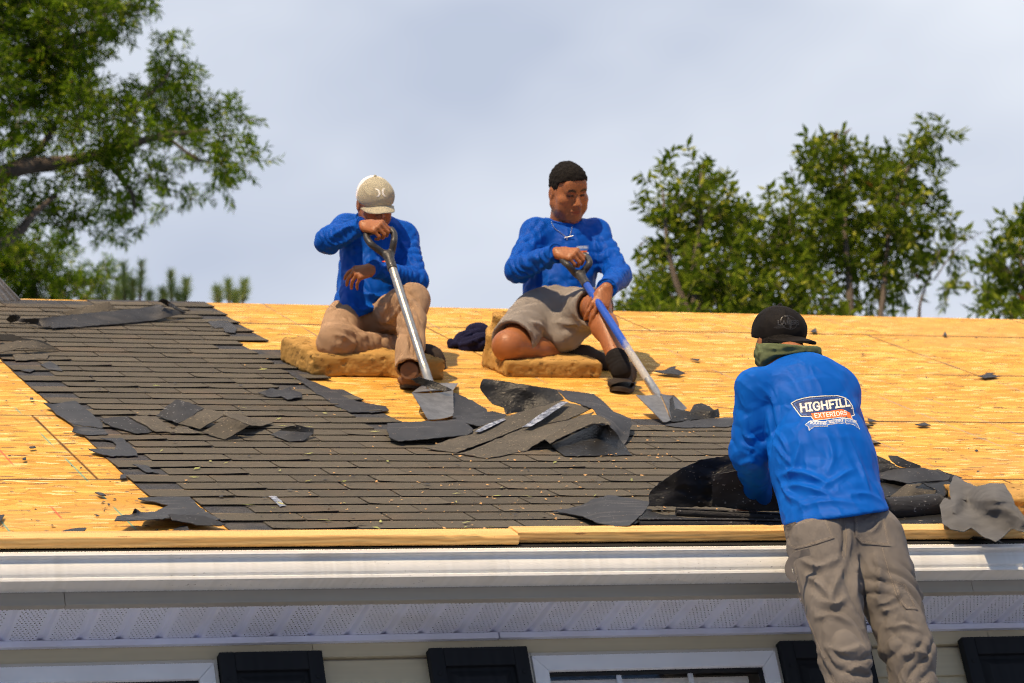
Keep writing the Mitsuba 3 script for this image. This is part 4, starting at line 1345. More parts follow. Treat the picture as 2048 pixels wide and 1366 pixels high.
def person_one():
    key = numbered('person')
    neck, chest, belly, pel = at(752, 452, 11.34), at(748, 520, 11.42), at(736, 585, 11.48), at(724, 632, 11.50)
    sR, sL = at(693, 458, 11.36), at(806, 474, 11.36)
    eR, wR = at(655, 482, 11.12), at(726, 452, 10.94)
    eL, wL = at(832, 562, 11.26), at(752, 539, 11.10)
    hR, hL = at(690, 640, 11.46), at(770, 636, 11.46)
    kR, aR = at(668, 684, 11.20), at(800, 700, 11.42)
    kL, aL = at(826, 600, 11.00), at(818, 738, 10.86)
    fwd = unit(BACK - 0.15 * CR)
    # head, looking down past the cap's visor
    hc = at(749, 407, 11.20)
    up = unit(-CD + 0.62 * BACK * 0.6 + 0.06 * CR)
    face = unit(BACK + 0.40 * CR + 0.40 * CD)
    fr = frame(face, up)
    S = 0.94
    # body
    F = Field(*bounds([hc + up * .1, neck, pel, eR, eL, wR, wL, at(690, 575, 11.0), kR, kL, aR, aL, at(790, 470, 10.9)], .13), 0.0042)
    build_head(F, hc, fr, S)
    F.cone(hc - fr[2] * .06 - fr[1] * .01, neck + up * -.03, .056, .062, .02)
    for a, b, r0, r1 in ((neck, chest, .06, .06), (chest, belly, .06, .06), (belly, pel, .07, .07), (sR, sL, .040, .040), (sR, eR, .036, .030), (eR, wR, .030, .0265), (sL, eL, .036, .030), (eL, wL, .030, .0265), (hR, kR, .060, .046), (hL, kL, .065, .048), (kR, aR, .046, .032), (kL, kL * .15 + aL * .85, .046, .030)):
        F.cone(a, b, r0, r1, .02)
    # right hand closed over the grip, seen knuckles first
    hand(F, wR, unit(0.80 * CR + 0.62 * BACK + 0.04 * CD), unit(-CD + 0.75 * BACK - 0.35 * CR), -1, [(1.05, 1.25, .8)] * 4, 0.02, 1.02, (0.6, 0.9, 0.7))
    # left hand hanging off the knee
    hand(F, wL, unit(-CR + 0.18 * CD + 0.25 * BACK), unit(-CD * 0.8 + BACK * 0.9), 1, [(.75, .35, .25), (.95, .35, .2), (1.05, .35, .2), (1.1, .4, .25)], 0.17, 1.0, (0.35, 0.9, 0.2))
    body = relax(F.mesh(), 3, .4, -.42)
    put('body', body, 'skin', smooth=True, parent=key, color=skin_colors(body, [(hc, fr, S)], SKIN))
    # short dark hair under the cap
    F = Field(hc - .14, hc + .14, 0.005)
    H = lambda x, y, z: hc + S * (fr[0] * x + fr[1] * y + fr[2] * z)
    F.ball(H(0, -.016, .026), np.array([.0785, .098, .094]) * S, 0, fr)
    F.cut(H(0, .030, 0), unit(fr[1] - .25 * fr[2]))
    F.cut(H(0, 0, -.035), -fr[2])
    put('hair', relax(F.mesh(), 2), 'hair_black', smooth=True, parent=key)
    # cap: felt front, white mesh back, visor, button, emblem
    D2 = relax(cap_dome(hc, fr, S, .016, .0105).mesh(), 3)
    DF = cap_dome(hc, fr, S, .016, .012)
    DF.cut(H(0, -.004, 0), -unit(fr[1] + .05 * fr[2]))
    D = relax(DF.mesh(), 3)
    cp = numbered(f'{key}__cap')
    put('front_panels', D, 'cap_beige', smooth=True, parent=cp)
    put('mesh_back', D2, 'cap_mesh', smooth=True, parent=cp)
    put('visor', cap_brim(hc, fr, S, .094, .080, .086, .024, .032, tilt=.22), 'cap_beige', smooth=40, parent=cp)
    bt = trimesh.creation.icosphere(subdivisions=2, radius=.007)
    bt.apply_translation(H(0, -.008, .137))
    put('button', bt, 'cap_beige', smooth=True, parent=cp)
    seam = [tube(curve([H(s_ * .062, .05, .034), H(s_ * .045, .035, .10), H(s_ * .004, .0, .134)], 14), .0012, 5) for s_ in (-.9, .9)] + [tube(curve([H(0, .110, .04), H(0, .098, .090), H(0, .04, .127), H(0, 0, .135)], 14), .0012, 5)]
    put('seams', cat_(seam), 'cap_beige', smooth=True, parent=cp)
    # the emblem: two crescents back to back
    from shapely import affinity
    c0 = Point(0, 0).buffer(.0185)
    cr1 = affinity.translate(affinity.scale(c0, .82, 1.0), -.016, 0).difference(affinity.translate(affinity.scale(c0, .80, .95), -.0245, 0))
    cr1 = affinity.translate(cr1, .002, 0)
    cr2 = affinity.scale(cr1, -1, 1, origin=(0, 0))
    ex, ey = fr[0], unit(fr[2] - .25 * fr[1])
    put('emblem', on_surface(D, [affinity.translate(cr1, -.0045, 0), affinity.translate(cr2, .0045, 0)], H(-.004, .10, .088), ex, ey, push=.0022), 'print_white', parent=cp)
    tag(cp, 'beige cap with white mesh back and white crescent emblem')
    # shirt
    F = Field(*bounds([neck, sR, sL, eR, eL, wR, wL, pel, at(670, 660, 11.4)], .17), 0.006)
    ax = fwd
    F.cone(at(748, 500, 11.42), at(738, 570, 11.46), .158, .138, .0, flat=(ax, .72))
    F.cone(at(738, 570, 11.46), at(726, 660, 11.46), .138, .135, .04, flat=(ax, .95))
    F.cone(sR, sL, .066, .064, .05)
    F.cone(neck + CD * .02, chest, .068, .12, .05, flat=(ax, .8))
    F.cone(at(712, 600, 11.42), at(700, 660, 11.40), .085, .085, .05)
    F.cut(at(728, 632, 11.5), -unit(np.cross(at(790, 597, 11.3) - at(664, 656, 11.3), at(728, 640, 11.6) - at(728, 640, 11.3))), .012)
    F.cone(sR, eR, .062, .056, .04)
    F.cone(eR, wR, .056, .040, .02, cap=True)
    F.cone(sL, eL, .062, .055, .04)
    F.cone(eL, wL + unit(wL - eL) * .022, .053, .037, .02, cap=True)
    F.cone(hc - fr[2] * .05, neck + up * .0, .058, .066, .01, sub=True)
    sh = relax(F.mesh(), 5)
    limb_wrinkles(sh, sL, eL, .075, .009, 6, 3, (0.2, 1.05))
    limb_wrinkles(sh, eL, wL, .07, .011, 9, 5, (-.1, 1.0), tilt=.3)
    limb_wrinkles(sh, sR, eR, .08, .008, 5, 7, (0.2, 1.05))
    limb_wrinkles(sh, eR, wR, .07, .007, 7, 8, (-.05, .95))
    folds(sh, [([(716, 462), (706, 500), (712, 545)], .016, .014), ([(742, 480), (738, 520), (748, 560)], .014, .013), ([(765, 500), (775, 530), (768, 560)], .012, .012), ([(690, 540), (720, 580), (770, 600)], .014, .016), ([(680, 580), (715, 615), (760, 612)], .012, .015),
               ([(672, 610), (700, 632)], .009, .014), ([(720, 560), (745, 590), (785, 590)], .016, .014), ([(800, 470), (815, 500), (822, 530)], .010, .012), ([(660, 470), (690, 452), (712, 446)], .009, .011), ([(655, 500), (690, 484), (715, 468)], .010, .012)])
    rumple(sh, .012, .050, 4, across=CR + .5 * CD)
    sk = put('shirt', sh, 'shirt_blue', smooth=True, parent=key)
    for a, w_, d in ((wR, eR, .041), (wL + unit(wL - eL) * .022, eL, .038)):
        dv = unit(a - w_)
        u1 = unit(np.cross(dv, [.3, .4, .8]))
        u2 = np.cross(dv, u1)
        ring = [a - dv * .004 + d * (math.cos(t) * u1 + math.sin(t) * u2) for t in np.linspace(0, 2 * np.pi, 25)]
        put('cuff', tube(ring, .0042, 6, cap=False), 'shirt_blue', smooth=True, parent=sk)
    collar(sh, hc - fr[2] * .05, neck, .052, .095, sk, 'shirt_blue', .005)
    # a corner of the chest print showing behind the shovel
    put('chest_print', on_surface(sh, [Polygon([(-.014, -.006), (.010, -.008), (.014, .004), (.002, .012), (-.010, .004)])], at(771, 522, 11.2), CR, -CD), 'print_orange', parent=sk)
    # trousers
    F = Field(*bounds([pel, hR, hL, kR, kL, aR, aL], .16), 0.006)
    F.ball(at(730, 642, 11.48), .128, 0)
    F.cone(hR, kR, .098, .074, .05)
    F.cone(hL, kL, .098, .074, .05)
    F.cone(kR, aR, .070, .056, .03)
    F.cone(kL, aL, .066, .060, .03, cap=True)
    F.cone(kL * .4 + aL * .6, aL - unit(kL - aL) * .03, .048, .053, .004, sub=True)
    tr = relax(F.mesh(), 5)
    limb_wrinkles(tr, kL, aL, .09, .012, 4, 11, (0.02, 1.0), tilt=.9)
    limb_wrinkles(tr, hL, kL, .11, .012, 4, 12, (0.3, 1.0), tilt=1.2)
    limb_wrinkles(tr, kR, aR, .09, .013, 6, 13, (0.0, .9), tilt=.5)
    folds(tr, [([(770, 650), (800, 610), (825, 575)], .014, .013), ([(790, 665), (805, 620), (828, 590)], .010, .012), ([(700, 690), (735, 670), (790, 655)], .012, .014), ([(812, 640), (815, 690), (806, 725)], .010, .013), ([(836, 630), (838, 680), (832, 720)], .009, .012), ([(665, 665), (690, 672), (715, 690)], .009, .012),
               ([(690, 655), (715, 668), (728, 690)], .009, .012), ([(800, 725), (820, 730), (838, 724)], .009, .010)])
    rumple(tr, .012, .055, 5, across=CR - .4 * CD)
    put('trousers', tr, 'khaki_cloth', smooth=True, parent=key)
    # shoes: left planted on the deck, right tucked behind the foam
    def deck(px, py, hh):
        return rp(px, py, hh)
    s1 = numbered(f'{key}__shoe')
    heel = RP(*uv(838, 750, .03), .012)
    toe = RP(*uv(798, 788, .03), .012)
    shoe(s1, heel, toe - heel, NO, .275, 'shoe_brown', aL - unit(kL - aL) * .012, .058)
    s2 = numbered(f'{key}__shoe')
    shoe(s2, at(838, 705, 11.44), unit(0.42 * CR + .80 * CD - .3 * CF), unit(CR * .8 - CD * .5 + .5 * CF), .22, 'shoe_black', at(812, 700, 11.42), .046, laces=False)
    return key


P1 = person_one()
tag(P1, 'man in a beige cap kneeling on one knee, leaning on a steel shovel', 'person')


def person_two():
    key = numbered('person')
    neck, chest, belly, pel = at(1130, 446, 11.40), at(1128, 510, 11.46), at(1116, 575, 11.50), at(1112, 612, 11.52)
    sR, sL = at(1071, 466, 11.42), at(1191, 467, 11.42)
    eR, wR = at(1036, 540, 11.36), at(1114, 506, 11.10)
    eL, wL = at(1237, 552, 11.30), at(1213, 577, 10.955)
    hR, hL = at(1072, 632, 11.48), at(1150, 628, 11.48)
    kR, aR = at(1016, 692, 11.26), at(1120, 706, 11.46)
    kL, aL = at(1194, 612, 11.06), at(1240, 736, 10.94)
    hc = at(1136, 384, 11.28)
    up = unit(-CD + 0.32 * BACK + 0.05 * CR)
    face = unit(BACK + 0.50 * CR + 0.36 * CD)
    fr = frame(face, up)
    S = 1.05
    F = Field(*bounds([hc + up * .1, neck, pel, eR, eL, wR, wL, kR, kL, aR, aL, at(1160, 520, 11.0), at(1190, 625, 10.9)], .14), 0.0044)
    build_head(F, hc, fr, S, 1.10)
    F.cone(hc - fr[2] * .06 - fr[1] * .012, neck - up * .04, .066, .078, .03)
    for a, b, r0, r1 in ((neck, chest, .06, .08), (chest, belly, .08, .09), (belly, pel, .09, .09), (sR, sL, .04, .04), (sR, eR, .045, .036), (eR, wR, .036, .028), (sL, eL, .045, .036), (eL, wL, .036, .029), (hR, kR, .078, .062), (hL, kL, .078, .060)):
        F.cone(a, b, r0, r1, .02)
    # bare shins
    F.cone(kR, aR, .066, .044, .03)
    F.ball(kR, .068, .02)
    cR = aR * .55 + kR * .45
    F.ball(cR, .058, .04)
    cL = kL * .66 + aL * .34 - unit(BACK) * .012
    F.cone(kL, aL, .056, .036, .03)
    F.ball(cL, .056, .05)
    F.ball(kL + BACK * .012, .054, .02)
    F.cone(kL * .95 + aL * .05 + BACK * .03, aL * .8 + kL * .2 + BACK * .014, .026, .020, .03)
    hand(F, wR, unit(0.85 * CR + 0.60 * BACK + 0.08 * CD), unit(-CD + 0.75 * BACK - 0.30 * CR), -1, [(1.0, 1.2, .8)] * 4, 0.02, 1.06, (0.6, 0.9, 0.7))
    knl, tipl = hand(F, wL, unit(CD * .75 + 0.42 * BACK - .30 * CR), unit(BACK * .9 - CD * .5 + .1 * CR), 1, [(.40, .50, .3), (.40, .50, .3), (.40, .50, .3), (.45, .55, .3)], 0.16, 1.06, (0.45, 0.5, 0.2))
    body = relax(F.mesh(), 3, .4, -.42)
    put('body', body, 'skin', smooth=True, parent=key, color=skin_colors(body, [(hc, fr, S)], SKIN))
    ring = knl[2] + unit(tipl[2] - knl[2]) * .016
    d = unit(tipl[2] - knl[2])
    u1 = unit(np.cross(d, CR))
    u2 = np.cross(d, u1)
    put('ring', tube([ring + .0112 * (math.cos(t) * u1 + math.sin(t) * u2) for t in np.linspace(0, 2 * np.pi, 20)], .0022, 6, cap=False), 'gold', smooth=True, parent=key)
    # cropped black hair with a squared hairline
    H = lambda x, y, z: hc + S * (fr[0] * x + fr[1] * y + fr[2] * z)
    F = Field(hc - .19, hc + .19, 0.004)
    F.ball(H(0, -.010, .040), np.array([.0805, .1025, .0990]) * S, 0, fr)
    F.ball(H(0, .036, .064), np.array([.066, .062, .066]) * S, .02, fr)
    hm0 = F.mesh()
    cutter = F
    sl, (X, Y, Z) = F.region(F.lo, F.lo + F.n * F.h, 0)
    P = (np.stack([X, Y, Z], -1) - hc) @ np.array(fr).T / S
    x, y, z = np.abs(P[..., 0]), P[..., 1], P[..., 2]
    line = np.interp(y.ravel(), [-.12, -.07, -.03, .0, .018, .030, .036, .075, .12], [-.055, -.050, -.030, -.020, -.026, .005, .052, .076, .076]).reshape(y.shape) + np.where(y > .07, -.10 * np.clip(x - .03, 0, 1), 0)
    F.put(sl, (z - line) * S * 0.8, .004, True) if False else None
    F.F[sl] = np.maximum(F.F[sl], ((line - z) * S * 0.8).astype(np.float32))
    hm = relax(F.mesh(), 2)
    N = normals(hm)
    hm.vertices = hm.vertices + N * (.009 * (meshkit.fbm(hm.vertices * 80, 2, 5) - .55))[:, None]
    put('hair', hm, 'hair_black', smooth=True, parent=key)
    # shirt
    ax = unit(BACK - .1 * CR)
    F = Field(*bounds([neck, sR, sL, eR, eL, wR, wL, pel], .19), 0.006)
    F.cone(at(1130, 512, 11.46), at(1118, 575, 11.50), .158, .158, 0, flat=(ax, .80))
    F.cone(at(1118, 575, 11.50), at(1112, 625, 11.52), .160, .158, .04, flat=(ax, .90))
    F.cone(sR, sL, .062, .062, .06)
    F.cone(neck + CD * .03, chest, .070, .135, .05, flat=(ax, .8))
    F.cut(at(1112, 617, 11.5), -unit(np.cross(at(1182, 597, 11.3) - at(1044, 634, 11.3), at(1112, 617, 11.7) - at(1112, 617, 11.3))), .012)
    F.cone(sR, eR, .064, .060, .05)
    F.cone(eR, wR, .060, .043, .02, cap=True)
    F.cone(sL, eL, .064, .060, .05)
    F.cone(eL, wL, .058, .042, .02, cap=True)
    F.cone(hc - fr[2] * .05, neck + up * .012, .070, .080, .01, sub=True)
    sh = relax(F.mesh(), 5)
    limb_wrinkles(sh, sL, eL, .085, .009, 5, 3, (0.15, 1.05), tilt=.9)
    limb_wrinkles(sh, eL, wL, .08, .010, 7, 5, (-.1, 1.0), tilt=.3)
    limb_wrinkles(sh, sR, eR, .085, .007, 4, 7, (0.3, 1.05), tilt=.9)
    limb_wrinkles(sh, eR, wR, .075, .012, 6, 8, (-.05, .95))
    folds(sh, [([(1090, 470), (1100, 510), (1096, 560)], .010, .014), ([(1066, 560), (1100, 580), (1150, 570)], .013, .016), ([(1060, 595), (1110, 605), (1165, 585)], .013, .014), ([(1140, 560), (1165, 580), (1190, 575)], .012, .012), ([(1190, 470), (1196, 510), (1190, 555)], .012, .013), ([(1205, 470), (1216, 510), (1228, 540)], .010, .013),
               ([(1040, 560), (1075, 545), (1105, 520)], .010, .012), ([(1050, 450), (1070, 480), (1066, 520)], .008, .014), ([(1070, 600), (1090, 580), (1096, 545)], .010, .013), ([(1215, 560), (1230, 570), (1240, 560)], .009, .009), ([(1150, 600), (1170, 590), (1184, 575)], .010, .010)])
    rumple(sh, .010, .045, 14, across=CR + .6 * CD)
    sk = put('shirt', sh, 'shirt_blue', smooth=True, parent=key)
    for a, w_, d in ((wR, eR, .045), (wL, eL, .044)):
        dv = unit(a - w_)
        u1 = unit(np.cross(dv, [.3, .4, .8]))
        u2 = np.cross(dv, u1)
        put('cuff', tube([a - dv * .004 + d * (math.cos(t) * u1 + math.sin(t) * u2) for t in np.linspace(0, 2 * np.pi, 25)], .0044, 6, cap=False), 'shirt_blue', smooth=True, parent=sk)
    nb = neck + up * .012
    collar(sh, hc - fr[2] * .05, nb, .066, .112, sk, 'shirt_blue')
    d = unit(hc - fr[2] * .05 - nb)
    u1 = unit(np.cross(d, CR))
    u2 = np.cross(d, u1)
    # chest print, half hidden by the hand: shield with lettering and an orange bar
    o = at(1168, 494, 11.20)
    ex, ey = unit(CR - .05 * CD), unit(-CD)
    from shapely import affinity
    sh_ = Polygon([(-.034, .010), (.026, .012), (.028, -.004), (.020, -.012), (-.030, -.012)])
    put('chest_print', on_surface(sh, [sh_], o, ex, ey, push=.0015), 'print_pale_blue', parent=sk)
    put('chest_lettering', on_surface(sh, [affinity.translate(letters('HIGHFILL', .011, True, .72), -.004, -.002)], o, ex, ey, push=.0030), 'print_white', parent=sk)
    put('chest_print', on_surface(sh, [affinity.translate(Polygon([(-.024, .003), (.018, .004), (.018, -.005), (-.024, -.006)]), 0, -.016)], o, ex, ey, push=.0022), 'print_orange', parent=sk)
    put('chest_print', on_surface(sh, [affinity.translate(Polygon([(-.030, .003), (.026, .003), (.026, -.003), (-.030, -.003)]), 0, -.0245)], o, ex, ey, push=.0022), 'print_white', parent=sk)
    # neck chain with a bar pendant
    pts = visible_points(sh, [(1104, 440), (1112, 452), (1124, 462), (1138, 470), (1143, 460), (1146, 449)])
    pts = pts + BACK * .004
    cv = curve(pts, 60)
    links = []
    for i in range(0, len(cv) - 1):
        mm_ = trimesh.creation.icosphere(subdivisions=1, radius=.0019)
        mm_.apply_translation(cv[i])
        links.append(mm_)
    put('chain', cat_(links), 'silver', smooth=True, parent=key, kind='stuff')
    pc = pts[3] + BACK * .006
    put('pendant', cat_([tube([pc - CR * .018 - CD * -.004, pc + CR * .024 - CD * .006], [.0026, .0026], 8), tube([pc + CR * -.004 - CD * .004, pc - CR * .006 + CD * .014], [.0022, .0022], 8), tube([pc + CR * .012, pc + CR * .004 - CD * .012], .0020, 6)]), 'silver', smooth=40, parent=key)
    # shorts
    F = Field(*bounds([pel, hR, hL, kR, kL], .20), 0.006)
    F.ball(at(1112, 632, 11.50), .155, 0)
    mR = kR + (hR - kR) * .16
    mL = kL + (hL - kL) * .14 - np.array([0, 0, .004])
    F.cone(hR, mR, .118, .102, .05, cap=True)
    F.cone(hL, mL, .118, .094, .05, cap=True)
    F.ball(at(1130, 668, 11.36), .085, .06)
    F.cone(kR - (hR - kR) * .1, mR - (hR - kR) * .01, .085, .088, .004, sub=True)
    F.cone(kL - (hL - kL) * .1, mL - (hL - kL) * .01, .078, .080, .004, sub=True)
    tr = relax(F.mesh(), 4)
    limb_wrinkles(tr, hL, kL, .14, .007, 4, 12, (0.1, .8), tilt=1.2)
    limb_wrinkles(tr, hR, kR, .14, .006, 3, 13, (0.1, .7), tilt=1.0)
    folds(tr, [([(1060, 640), (1090, 655), (1110, 690)], .010, .014), ([(1110, 640), (1135, 650), (1170, 640)], .012, .015), ([(1130, 665), (1160, 655), (1188, 640)], .010, .014), ([(1040, 650), (1060, 665), (1076, 690)], .008, .012)])
    rumple(tr, .011, .06, 15, across=CR)
    put('shorts', tr, 'grey_shorts', smooth=True, parent=key)
    # socks and shoes
    F = Field(*bounds([aL, kL, aR], .12), 0.005)
    F.cone(aL + (kL - aL) * .14, aL - unit(kL - aL) * .02, .052, .046, 0)
    sk1 = F.mesh()
    limb_wrinkles(sk1, aL + (kL - aL) * .14, aL - unit(kL - aL) * .02, .06, .004, 4, 3)
    put('sock', sk1, 'sock_black', smooth=True, parent=key)
    s1 = numbered(f'{key}__shoe')
    heel = RP(*uv(1256, 757, .03), .012)
    toe = RP(*uv(1219, 797, .03), .012)
    shoe(s1, heel, toe - heel, NO, .285, 'shoe_black', aL + unit(kL - aL) * .012, .060)
    s2 = numbered(f'{key}__shoe')
    shoe(s2, aR + CR * .05 + CD * .028, unit(CR * .95 + .2 * CD + .3 * CF), unit(BACK * .8 + .6 * NO), .25, 'shoe_black', aR + CR * .02, .05, laces=False)
    return key


P2 = person_two()
tag(P2, 'bare headed man with cropped black hair in grey shorts, leaning on a blue handled shovel', 'person')


def person_three():
    key = numbered('person')
    neck, chest, belly, pel = at(1582, 728, 8.50), at(1612, 810, 8.46), at(1655, 950, 8.42), at(1690, 1070, 8.40)
    sL, sR = at(1510, 776, 8.48), at(1672, 786, 8.45)
    eL, wL = at(1497, 905, 8.60), at(1522, 1000, 8.93)
    eR, wR = at(1704, 880, 8.70), at(1660, 1000, 9.02)
    hL, hR = at(1642, 1092, 8.40), at(1742, 1086, 8.40)
    kL, kR = at(1690, 1312, 8.34), at(1816, 1300, 8.34)
    aL, aR = at(1726, 1540, 8.40), at(1858, 1530, 8.40)
    hc = at(1557, 684, 8.58)
    up = unit(-CD + .08 * CF)
    fr = frame(CF - .30 * CR + .05 * CD, up)       # his face is turned away
    S = 0.96
    F = Field(*bounds([hc + up * .1, neck, pel, eR, eL, wR, wL, at(1500, 1020, 9.05), at(1650, 1020, 9.15), kR, kL, aR, aL], .13), 0.0048)
    build_head(F, hc, fr, S)
    F.cone(hc - fr[2] * .06, neck, .056, .066, .02)
    for a, b, r0, r1 in ((neck, chest, .08, .10), (chest, belly, .10, .10), (belly, pel, .10, .10), (sR, sL, .045, .045), (sR, eR, .042, .034), (eR, wR, .034, .027), (sL, eL, .042, .034), (eL, wL, .034, .027), (hR, kR, .07, .05), (hL, kL, .07, .05), (kR, aR, .05, .036), (kL, aL, .05, .036)):
        F.cone(a, b, r0, r1, .02)
    hand(F, wL, unit(.55 * CF - .62 * CR + .30 * CD), unit(NO + .2 * BACK), 1, [(.35, .5, .3)] * 4, .10, 1.0, (.5, .4, .2))
    hand(F, wR, unit(CF + .1 * CR), unit(NO), -1, [(.35, .5, .3)] * 4, .10, 1.0, (.5, .4, .2))
    body = relax(F.mesh(), 3, .4, -.42)
    put('body', body, 'skin', smooth=True, parent=key, color=skin_colors(body, [(hc, fr, S)], np.array(SKIN) * .9))
    # black cap worn backwards: visor and emblem towards the photographer
    cf = frame(BACK + .66 * CR + .05 * CD, up)
    H = lambda x, y, z: hc + S * (cf[0] * x + cf[1] * y + cf[2] * z)
    D = relax(cap_dome(hc, (cf[0], cf[1], cf[2]), S, .008, .013).mesh(), 3)
    cp = numbered(f'{key}__cap')
    put('crown', D, 'cap_black', smooth=True, parent=cp)
    put('visor', cap_brim(hc, cf, S, .098, .092, .090, .020, .018, tilt=.17, thick=.008), 'cap_black', smooth=40, parent=cp)
    bt = trimesh.creation.icosphere(subdivisions=2, radius=.007)
    bt.apply_translation(H(0, -.005, .138))
    put('button', bt, 'cap_black', smooth=True, parent=cp)
    mat('emblem_thread', (0.030, 0.029, 0.030), 0.35, two=True)
    from shapely import affinity
    o = H(-.034, .10, .074)
    ex, ey = unit(cf[0] - .04 * cf[2]), unit(cf[2] - .2 * cf[1])
    ball = Point(0, .002).buffer(.027)
    arcs = ball.difference(ball.buffer(-.002)).union(Polygon([(-.001, -.024), (.001, -.024), (.001, .028), (-.001, .028)])).union(affinity.translate(ball, .020, 0).boundary.buffer(.0009).intersection(ball)).union(affinity.translate(ball, -.020, 0).boundary.buffer(.0009).intersection(ball))
    streaks = [Polygon([(-.044, -.010 - .004 * i), (-.018, -.0095 - .004 * i), (-.018, -.0112 - .004 * i), (-.044, -.0112 - .004 * i)]) for i in range(3)]
    put('emblem', on_surface(D, [arcs] + streaks, o, ex, ey, push=.0018), 'emblem_thread', parent=cp)
    put('emblem_lettering', on_surface(D, [affinity.skew(affinity.translate(letters('LAKERS', .017, True, .80), 0, -.008), 8)], o, ex, ey, push=.0034), 'emblem_thread', parent=cp)
    tag(cp, 'black cap worn backwards with tonal black ball emblem')
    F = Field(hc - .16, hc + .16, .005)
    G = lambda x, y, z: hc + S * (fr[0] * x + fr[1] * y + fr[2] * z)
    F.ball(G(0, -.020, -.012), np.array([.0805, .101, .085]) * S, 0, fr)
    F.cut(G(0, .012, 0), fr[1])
    put('hair', relax(F.mesh(), 2), 'hair_black', smooth=True, parent=key)  # black nape mesh: hair, and the shade under the visor put in as colour
    # green gaiter bunched round the neck
    F = Field(*bounds([hc, neck], .17), 0.005)
    F.cone(hc - fr[2] * .044 + BACK * .006 + CR * .004, neck + up * .024 + CR * .004, .092, .106, .02)
    F.cone(H(-.072, .03, -.045), neck + up * .014 - CR * .060 + BACK * .02, .035, .040, .03)
    F.cut(neck + up * .005, -unit(up - .25 * BACK - .1 * CR), .01)
    F.cut(hc - cf[2] * .007, unit(cf[2] + .02 * cf[0]), .008)
    gm = relax(F.mesh(), 3)
    folds(gm, [([(1508, 690), (1545, 698), (1600, 688)], .008, .008), ([(1512, 705), (1550, 712), (1612, 702)], .007, .007), ([(1506, 680), (1515, 700), (1512, 718)], .006, .007), ([(1530, 684), (1570, 690), (1618, 694)], .006, .006)])
    rumple(gm, .008, .03, 9, across=CD + .3 * CR)
    put('gaiter', gm, 'gaiter_green', smooth=True, parent=key, label='green neck gaiter bunched below the cap')
    # shirt
    ax = unit(BACK)
    F = Field(*bounds([neck, sR, sL, eR, eL, wR, wL, pel, at(1790, 1040, 8.4)], .19), 0.006)
    F.cone(at(1612, 800, 8.48), at(1648, 930, 8.43), .168, .172, 0, flat=(ax, .70))
    F.cone(at(1645, 930, 8.43), at(1680, 1075, 8.40), .168, .190, .05, flat=(ax, .76))
    F.cone(sL, sR, .066, .066, .06)
    F.cone(neck - up * .02, chest, .062, .13, .06, flat=(ax, .8))
    n0 = np.cross(at(1788, 1033, 8.4) - at(1562, 1066, 8.4), at(1680, 1040, 8.8) - at(1680, 1040, 8.4))
    F.cut(at(1680, 1036, 8.4), unit(n0) * np.sign(unit(n0) @ CD), .010)
    F.cone(sL, eL, .068, .062, .022)
    F.cone(eL, wL, .062, .045, .03, cap=True)
    F.cone(sR, eR, .068, .062, .05)
    F.cone(eR, wR, .062, .045, .03, cap=True)
    F.cone(hc - fr[2] * .05, neck + up * .01, .066, .074, .01, sub=True)
    sh = relax(F.mesh(), 5)
    limb_wrinkles(sh, sL, eL, .085, .008, 3, 23, (0.2, 1.05), tilt=.9)
    limb_wrinkles(sh, eL, wL, .08, .012, 4, 25, (-.15, 1.0), tilt=.5)
    folds(sh, [([(1536, 800), (1543, 850), (1537, 905)], -.012, .010), ([(1546, 862), (1562, 880), (1572, 905)], .007, .008), ([(1543, 885), (1560, 910), (1578, 930)], .007, .008), ([(1555, 950), (1595, 945), (1650, 962)], .013, .013), ([(1560, 975), (1600, 972), (1655, 985)], .010, .012), ([(1548, 945), (1570, 985), (1612, 1008)], .011, .011),
               ([(1640, 972), (1680, 950), (1706, 935)], .008, .012), ([(1656, 870), (1668, 910), (1660, 940)], .007, .012), ([(1600, 880), (1585, 930), (1570, 960)], .009, .014), ([(1700, 870), (1725, 930), (1742, 980)], .008, .012), ([(1590, 1015), (1650, 1000), (1720, 1005)], .007, .013), ([(1482, 862), (1500, 872), (1530, 866)], .010, .010),
               ([(1478, 935), (1500, 926), (1530, 940)], .012, .010), ([(1488, 900), (1510, 908), (1535, 900)], -.008, .009), ([(1520, 770), (1540, 800), (1548, 840)], .008, .012), ([(1690, 990), (1730, 985), (1768, 1000)], .006, .012)])
    rumple(sh, .010, .075, 24, across=CD + .4 * CR)
    sk = put('shirt', sh, 'shirt_bright', smooth=True, parent=key)
    hem = []
    # the print on the back
    o = at(1540 + 830 / 7.59, 700 + 900 / 7.59, 8.3)
    q = 1 / 7.59 / 585
    ex, ey = CR, -CD
    P = lambda *pts: Polygon([((x - 830) * q, -(y - 900) * q) for x, y in pts]).buffer(0)
    place = lambda g, x, y, rot=0: affinity.translate(affinity.rotate(g, rot, origin=(0, 0)), (x - 830) * q, -(y - 900) * q)
    shield = P((352, 815), (420, 775), (520, 742), (640, 722), (850, 705), (1062, 704), (1150, 726), (1240, 775), (1290, 860), (1302, 990), (1250, 1000), (1250, 1045), (1090, 1012), (660, 1058), (620, 1000), (472, 1002))
    edge = shield.buffer(.0028, join_style=2)
    r1 = P((528, 1130), (600, 1078), (740, 1082), (858, 1090), (850, 1150), (705, 1148), (640, 1160), (575, 1205), (570, 1160))
    r2 = P((845, 1078), (1135, 1040), (1138, 1100), (1085, 1104), (848, 1122))
    r3 = P((1146, 1048), (1230, 1048), (1310, 1090), (1338, 1140), (1355, 1190), (1290, 1140), (1215, 1116), (1150, 1116))
    rib = r1.union(r2).union(r3)
    put('print_outline', on_surface(sh, [edge.union(rib.buffer(.0017, join_style=2))], o, ex, ey, push=.0016), 'print_cream', parent=sk)
    put('print_shield', on_surface(sh, [shield], o, ex, ey, push=.0026), 'print_navy', parent=sk)
    inner = shield.buffer(-.0042, join_style=2)
